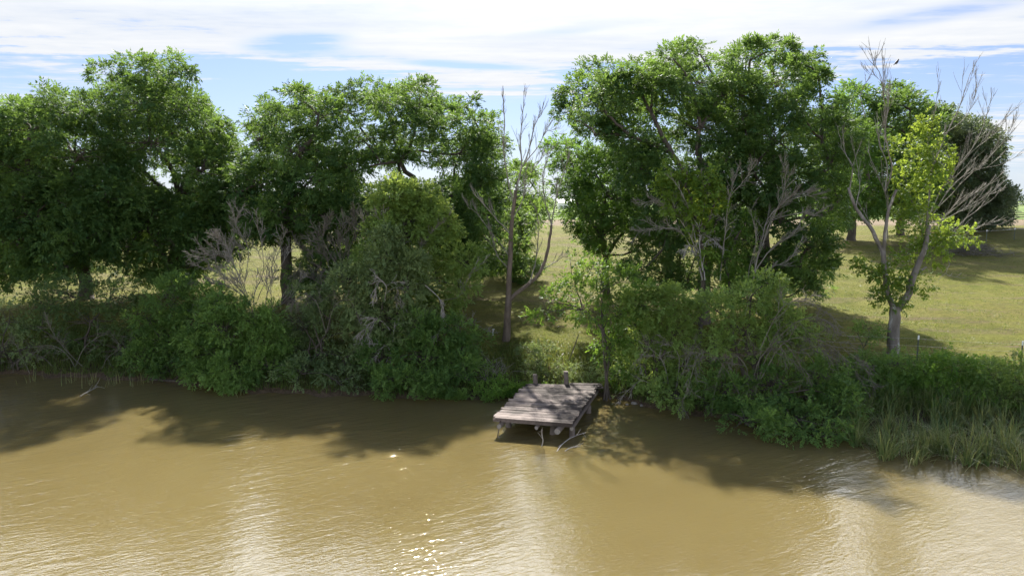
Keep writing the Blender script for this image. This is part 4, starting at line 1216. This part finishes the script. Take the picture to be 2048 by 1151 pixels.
p1 = base_pt(1833, 31.6); p2 = base_pt(2040, 30.8); p0 = base_pt(1600, 33.0); p3 = base_pt(2270, 30.0)
wire_fence('low wire fence on thin steel posts along the top of the right bank', [p0, p1, p2, p3], 1.45, 1.0, (.55, .95, 1.3), .0035)
q1 = base_pt(1972, 74); q2 = base_pt(2028, 76); q0 = base_pt(1880, 73); q3 = base_pt(2110, 77)
wire_fence('far wire fence on thin steel posts crossing the lawn by the dark oak', [q0, q1, q2, q3], 1.35, 1.4, (1.22,), .012)

# dark plank fence across the far field
rng = np.random.default_rng(70)
fy = 123.0
fx = np.arange(-14, 118, 2.6)
root = empty('field_fence', (50, fy, float(ground(50, fy))), 'long dark rail fence along the far edge of the brown strip', 'fence')
for x in fx:
    z = float(ground(x, fy))
    log('post', (x, fy, z - .3), (x, fy, z + 1.25 + rng.normal(0, .05)), .09, M['bark'], root, int(x * 10) + 5000, None, 4, 6)
for zr in (.45, .8, 1.12):
    V, Fc = [], []
    for x in fx[:-1]:
        z = float(ground(x, fy)) + zr
        box8(np.array([x, fy - .14, z]), np.array([x + 2.59, fy - .14, z]), np.array([x + 2.59, fy - .10, z]), np.array([x, fy - .10, z]), .13)
    faces_obj('rail', np.array(V), Fc, M['bark'], root, None)

# small white shed far off in the gap
m_, n_, _, l_ = new_mat('shed_roof')
pb = N(n_, 'ShaderNodeBsdfPrincipled', Roughness=.4, Metallic=.3); pb.inputs['Base Color'].default_value = (.6, .6, .6, 1)
o_ = N(n_, 'ShaderNodeOutputMaterial'); l_.new(pb.outputs[0], o_.inputs[0])
sc_ = base_pt(1142, 260)
root = empty('shed', sc_, 'small white shed far off, in the gap left of the light green tree', 'shed')
a, b, h = 5.0, 3.0, 2.6
vv = [(-a, -b, -.3), (a, -b, -.3), (a, b, -.3), (-a, b, -.3), (-a, -b, h), (a, -b, h), (a, b, h), (-a, b, h), (-a, 0, h + 1.2), (a, 0, h + 1.2)]
faces_obj('wall', np.array(vv) + sc_, [[0, 1, 5, 4], [2, 3, 7, 6], [1, 2, 6, 9, 5], [3, 0, 4, 8, 7]], M['white'], root)
e = .4
rv, rf = [], []
for sgn in (-1, 1):
    b0 = len(rv)
    for th in (0, .12):
        rv += [(-a - e, sgn * (b + e), h - .25 + th), (a + e, sgn * (b + e), h - .25 + th), (a + e, 0, h + 1.22 + th), (-a - e, 0, h + 1.22 + th)]
    for f in ((3, 2, 1, 0), (4, 5, 6, 7), (0, 1, 5, 4), (2, 3, 7, 6), (1, 2, 6, 5), (3, 0, 4, 7)):
        rf.append([b0 + i for i in f])
faces_obj('roof', np.array(rv) + sc_, rf, m_, root)
dv = np.array([(-1, -b - .03, -.2), (1, -b - .03, -.2), (1, -b - .03, 2.1), (-1, -b - .03, 2.1), (-1, -b + .05, -.2), (1, -b + .05, -.2), (1, -b + .05, 2.1), (-1, -b + .05, 2.1)])
faces_obj('door', dv + sc_, [[0, 1, 2, 3], [1, 5, 6, 2], [4, 0, 3, 7], [3, 2, 6, 7]], M['bark'], root)

# ------------------------------------------------------------------ far woods on the horizon
rng = np.random.default_rng(71)
n = 520
X = rng.uniform(-420, 520, n); Yf = 420 + rng.normal(0, 25, n) + 40 * np.sin(X * .01)
hh = rng.uniform(5, 9.5, n)
C, CR, CO = [], [], []
for i in range(n):
    z0 = float(ground(X[i], Yf[i]))
    k = 9
    u = rng.normal(0, 1, (k, 3)); u = norm(u)
    c = np.array([X[i], Yf[i], z0 + hh[i] * .5]) + u * np.array([4, 4, hh[i] * .42])
    c[:, 2] = np.maximum(c[:, 2], z0 + .6)
    C.append(c); CO.append(u); CR.append(np.full(k, 1.7))
q, t = clump_leaves(rng, np.concatenate(C), np.concatenate(CR), np.concatenate(CO), 9, 1.9, 'ovate', .8, .2, .5)
o = quads_obj('distant_woods', q, M['far'], None, t)
tag(o, 'far line of low woods on the horizon beyond the fields', 'woods', None, 'stuff')

# ------------------------------------------------------------------ brush pile on the lawn
rng = np.random.default_rng(72)
bc = base_pt(1935, 66)
root = empty('brush_pile', bc, 'heap of cut grey branches lying on the lawn in front of the oak', 'brush pile')
t_ = Tubes()
for i in range(190):
    a_ = rng.random() * 2 * pi
    rad = abs(rng.normal(0, 1.4))
    c = bc + np.array([math.cos(a_) * rad * 1.5, math.sin(a_) * rad, 0])
    hz_ = max(.05, 1.25 * math.exp(-(rad / 1.6) ** 2)) * rng.random()
    d = norm(np.array([rng.normal(0, 1), rng.normal(0, .7), rng.normal(0, .22)]))
    L = rng.uniform(1.0, 3.4)
    c[2] = float(ground(c[0], c[1])) + hz_ + .1
    l_ = curve(rng, c - d * L / 2, c + d * L / 2, 6, wob=.06)
    l_[:, 2] = np.maximum(l_[:, 2], ground(l_[:, 0], l_[:, 1]) + .03)
    t_.add(l_, rng.uniform(.015, .04), .01)
t_.build('branches', M['dead_dark'], root)

# ------------------------------------------------------------------ bird on the top twig
rng = np.random.default_rng(73)
bp = P(1793, 126, J)
root = empty('bird', bp, 'small dark bird perched on the top twig of the half dead tree', 'bird')
m_, n_, _, l_ = new_mat('dark_feather')
tc_ = N(n_, 'ShaderNodeTexCoord')
nz = N(n_, 'ShaderNodeTexNoise', Scale=30.0); l_.new(tc_.outputs['Object'], nz.inputs['Vector'])
pb = N(n_, 'ShaderNodeBsdfPrincipled', Roughness=.6)
l_.new(ramp(n_, [(.3, (.012, .012, .014)), (.7, (.045, .04, .04))], nz.outputs['Fac']), pb.inputs['Base Color'])
o_ = N(n_, 'ShaderNodeOutputMaterial'); l_.new(pb.outputs[0], o_.inputs[0])
t_ = Tubes()
prof = [(-.14, -.10, .012), (-.08, -.055, .022), (-.045, -.02, .045), (0, .02, .062), (.035, .07, .058), (.055, .105, .040), (.065, .13, .042), (.078, .155, .036), (.095, .165, .016), (.118, .162, .004)]
t_.add(np.array([bp + np.array([x, 0, z]) for x, z, r_ in prof]), 0, radii=[r_ for *_, r_ in prof], sides=10)
t_.build('body', m_, root)
for s_ in (-1, 1):
    t_ = Tubes()
    t_.add(np.array([bp + np.array([.01, s_ * .02, -.02]), bp + np.array([.012, s_ * .022, -.075])]), .006, .005, sides=4)
    t_.build('leg', m_, root)

# ------------------------------------------------------------------ stones on the shore right of the dock
rng = np.random.default_rng(74)
M['stone'] = bark_mat('shore_stone', (.16, .14, .12), (.36, .33, .29), 5.0)
for j, (px, py, s_) in enumerate(((1238, 805, .08), (1254, 808, .06), (1268, 806, .11), (1283, 810, .07), (1300, 809, .09))):
    p = on_plane(px, py, 0.03)
    k, n = 10, 7
    vv, ff = [], []
    ph = rng.random(4) * 6
    for i in range(n):
        th = pi * i / (n - 1)
        for jj in range(k):
            g_ = 2 * pi * jj / k
            rr = s_ * (1 + .2 * math.sin(2 * g_ + ph[0]) + .13 * math.sin(3 * th + ph[1] + g_) + rng.normal(0, .04))
            vv.append(p + np.array([math.sin(th) * math.cos(g_) * rr * 1.25, math.sin(th) * math.sin(g_) * rr, math.cos(th) * rr * .6]))
    for i in range(n - 1):
        for jj in range(k):
            ff.append([i * k + jj, i * k + (jj + 1) % k, (i + 1) * k + (jj + 1) % k, (i + 1) * k + jj])
    o = faces_obj('stone', np.array(vv), ff, M['stone'], None, None, True)
    tag(o, 'pale stone in the shallows, one of a few right of the dock', 'stone', 'stones on the shore by the dock')

# ------------------------------------------------------------------ reeds, grass, weeds
def blades(rng, base, h, w_, lean, name, mat, tint, seg=3, curl=.5, th=None):
    n = len(base)
    if th is None:
        th = rng.random(n) * 2 * pi
    d = np.stack([np.cos(th), np.sin(th), np.zeros(n)], 1)
    side = np.stack([-np.sin(th + rng.normal(0, .6, n)), np.cos(th), np.zeros(n)], 1)
    side = norm(side)
    qs = []
    def pt(t):
        t = np.full(n, t)
        return base + d * (lean * h * (t ** 2))[:, None] + np.array([0, 0, 1.]) * (h * (t - curl * lean * t ** 3))[:, None]
    ts = np.linspace(0, 1, seg + 1)
    for i in range(seg):
        wa = w_ * (1 - ts[i] ** 2 * .9); wb = w_ * (1 - ts[i + 1] ** 2 * .97)
        a_, b_ = pt(ts[i]), pt(ts[i + 1])
        qs.append(np.stack([a_ - side * wa[:, None], a_ + side * wa[:, None], b_ + side * wb[:, None], b_ - side * wb[:, None]], 1))
    q_ = np.concatenate(qs)
    o = quads_obj(name, q_, M[mat], None, np.tile(tint, seg))
    tree.count += len(q_)
    return o


def gpos(x, y, dz=0.0):
    return np.stack([x, y, np.maximum(ground(x, y), -.4) + dz], 1)


rng = np.random.default_rng(80)
# cattail bed at the right: clumped along the shore
ncl = 430
cx = rng.uniform(12.4, 30, ncl)
fr = np.array([on_plane(a, b, 0)[:2] for a, b in ((1690, 905), (1800, 925), (1900, 928), (2048, 938), (2500, 960))])
yf = np.interp(cx, fr[:, 0], fr[:, 1])
yb = shore(cx) + 1.6
cyy = yf + (yb - yf) * rng.random(ncl) ** 1.15
k = 24
ox, oy = rng.normal(0, .13, ncl * k), rng.normal(0, .11, ncl * k)
x = np.repeat(cx, k) + ox; y = np.repeat(cyy, k) + oy
fan = np.arctan2(oy, ox) + rng.normal(0, .5, ncl * k)
x = np.maximum(x, 11.7)
hcl = np.repeat(rng.uniform(.6, 1.35, ncl), k) * rng.uniform(.55, 1.15, ncl * k)
tint = np.clip(np.repeat(rng.normal(.22, .12, ncl), k) + rng.normal(0, .13, ncl * k), 0, 1)
dry = rng.random(len(x)) < .16
tint[dry] = rng.uniform(.8, 1, dry.sum())
lean = np.hypot(ox, oy) * 1.7 + np.abs(rng.normal(.05, .18, len(x))) + dry * rng.uniform(.3, 1.1, len(x))
base = gpos(x, y); base[:, 2] = np.maximum(base[:, 2], -.15)
o = blades(rng, base, hcl + .15, rng.uniform(.011, .021, len(x)), lean, 'reeds', 'reed', tint, 5, .5, fan)
tag(o, 'bed of tall green reeds with dry bent blades along the right water edge', 'reeds', None, 'stuff')
# a few thin reeds at the left shore
x = np.concatenate([rng.normal(a, .18, 16) for a in (-21.6, -20.4, -19.2, -18.0, -23.5, -13.2, -12.6)])
y = shore(x) - .3 + rng.normal(0, .35, len(x)) - .5 * (x < -17)
o = blades(rng, np.stack([x, y, np.full(len(x), -.1)], 1), rng.uniform(.4, 1.1, len(x)), rng.uniform(.008, .014, len(x)), np.abs(rng.normal(.2, .15, len(x))), 'reeds', 'reed', np.clip(rng.normal(.7, .2, len(x)), 0, 1), 4)
tag(o, 'few thin pale reeds standing in the shallow water at the left shore', 'reeds', None, 'stuff')

# grass on the bank and mown lawn
n = 60000
x = rng.uniform(-30, 30, n); y = shore(x) + .25 + rng.random(n) ** 1.3 * 5.5
d_ = y - shore(x)
h = rng.uniform(.12, .42, n) * np.where(d_ > 4.2, .45, 1) * (0.55 + .9 * rng.random(n))
right = smooth(13.5, 15, x)
h = h * (1 + .8 * right)
tint = np.clip(.45 + .25 * np.sin(x * 1.1 + y) * .6 + rng.normal(0, .2, n) + .15 * right, 0, 1)
b1_ = gpos(x, y)
o = blades(rng, b1_, h, rng.uniform(.010, .02, n), np.abs(rng.normal(.4, .3, n)), 'bank_grass', 'grass', tint, 2)
tag(o, 'uneven tall grass growing along the bank above the water', 'grass', None, 'stuff')
n = 190000
x = rng.uniform(-34, 34, n); y = 32 + rng.random(n) ** 1.2 * 45
keep = y > shore(x) + 4.2
x, y = x[keep] * (y[keep] / 34) ** .8, y[keep]
clump = np.sin(x * .9 + 1.3 * np.sin(y * .6)) + np.sin(y * 1.7 + x * .4)
keep = rng.random(len(x)) < .55 + .3 * clump
x, y = x[keep], y[keep]; n = len(x)
o = blades(rng, gpos(x, y), rng.uniform(.03, .10, n) * (1 + 1.2 * (rng.random(n) < .06)), rng.uniform(.012, .03, n), np.abs(rng.normal(.5, .3, n)), 'lawn_grass', 'grass', np.clip(rng.normal(.55, .25, n), 0, 1), 1)
tag(o, 'short mown grass tufts scattered over the lawn', 'grass', None, 'stuff')

# leafy weeds: bright patch left of the dock, ground cover on the right bank
def weeds(rng, cx, cy_, sx, sy, n, hgt, size, kind, mat, tint0, name, label, cat='weeds', kd='stuff'):
    x = rng.normal(cx, sx, n); y = np.maximum(rng.normal(cy_, sy, n), shore(x) - .15)
    c = gpos(x, y, 0); c[:, 2] = np.maximum(c[:, 2], 0) + rng.random(n) * hgt
    out_ = norm(np.stack([rng.normal(0, .5, n), rng.normal(0, .5, n), np.ones(n)], 1))
    q_, t_ = clump_leaves(rng, c, np.full(n, .13), out_, 5, size, kind, .8, .1, tint0)
    o = quads_obj(name, q_, M[mat], None, t_)
    tag(o, label, cat, None, kd)
    tree.count += len(q_)


p = on_plane(1015, 792, .25)
weeds(rng, p[0], p[1] + .5, .75, .6, 230, .35, .17, 'ovate', 'weed', .75, 'weeds', 'bright green weeds at the water just left of the dock')
p = on_plane(895, 800, .1)
weeds(rng, p[0], p[1], .55, .22, 120, .3, .2, 'ovate', 'shrub', .6, 'weeds', 'small round clump of green weeds at the water line left of the dock')
p = base_pt(1160, 31.3)
weeds(rng, p[0] + .5, p[1], 2.0, .7, 360, .4, .16, 'narrow', 'greygreen', .6, 'weeds', 'dull olive weeds on the bank behind the dock posts')
n = 1500
x = rng.uniform(12.5, 32, n); y = shore(x) + .4 + rng.random(n) * 5.6
c = gpos(x, y); c[:, 2] += rng.random(n) * (.55 + .35 * np.sin(x * 1.3) * np.sin(y * .9))
q, t = clump_leaves(rng, c, np.full(n, .22), norm(np.stack([rng.normal(0, .4, n), rng.normal(0, .4, n), np.ones(n)], 1)), 7, .2, 'narrow', .8, .05, .5)
o = quads_obj('weeds', q, M['weed'], None, np.clip(t + .25 * smooth(16, 21, q[:, 0, 0]) - .12, 0, 1))
tag(o, 'lush tall weeds covering the right bank above the reeds', 'weeds', None, 'stuff')
p = base_pt(1078, 33.0)
bush('bush', 'bush', 'small silvery grey bush on the bank behind the left dock post', (1078, 32.8), 32.8, [(1060, 705, 26, 16), (1090, 700, 22, 18), (1075, 722, 26, 12)], 46, leaf='greygreen', kind='narrow', tint0=.45, trunk_r=.02, spread=.6, size=.2, per=18, cr=.3)
# tangle of dry twigs on the slope left of the dock
rng = np.random.default_rng(82)
bc = base_pt(975, 31.4)
root = empty('brush_pile', bc, 'tangle of dry brown twigs on the slope at the water left of the dock', 'brush pile')
t_ = Tubes()
for i in range(70):
    c = bc + np.array([rng.normal(0, .6), rng.normal(0, .5), 0]); c[2] = float(ground(c[0], c[1]))
    d = norm(np.array([rng.normal(0.2, .8), rng.normal(-.2, .5), abs(rng.normal(.5, .4))]))
    l_ = curve(rng, c, c + d * rng.uniform(.5, 1.3), 6, wob=.1)
    rr_ = np.linspace(.012, .005, 6)
    t_.add(l_, 0, radii=rr_)
    if i % 2 == 0: twigs(rng, t_, l_, rr_, 3, .4, up=.1, spread=.9, depth=1, minr=.005)
t_.build('twigs', M['dead'], root)
print('leaf quads', tree.count)
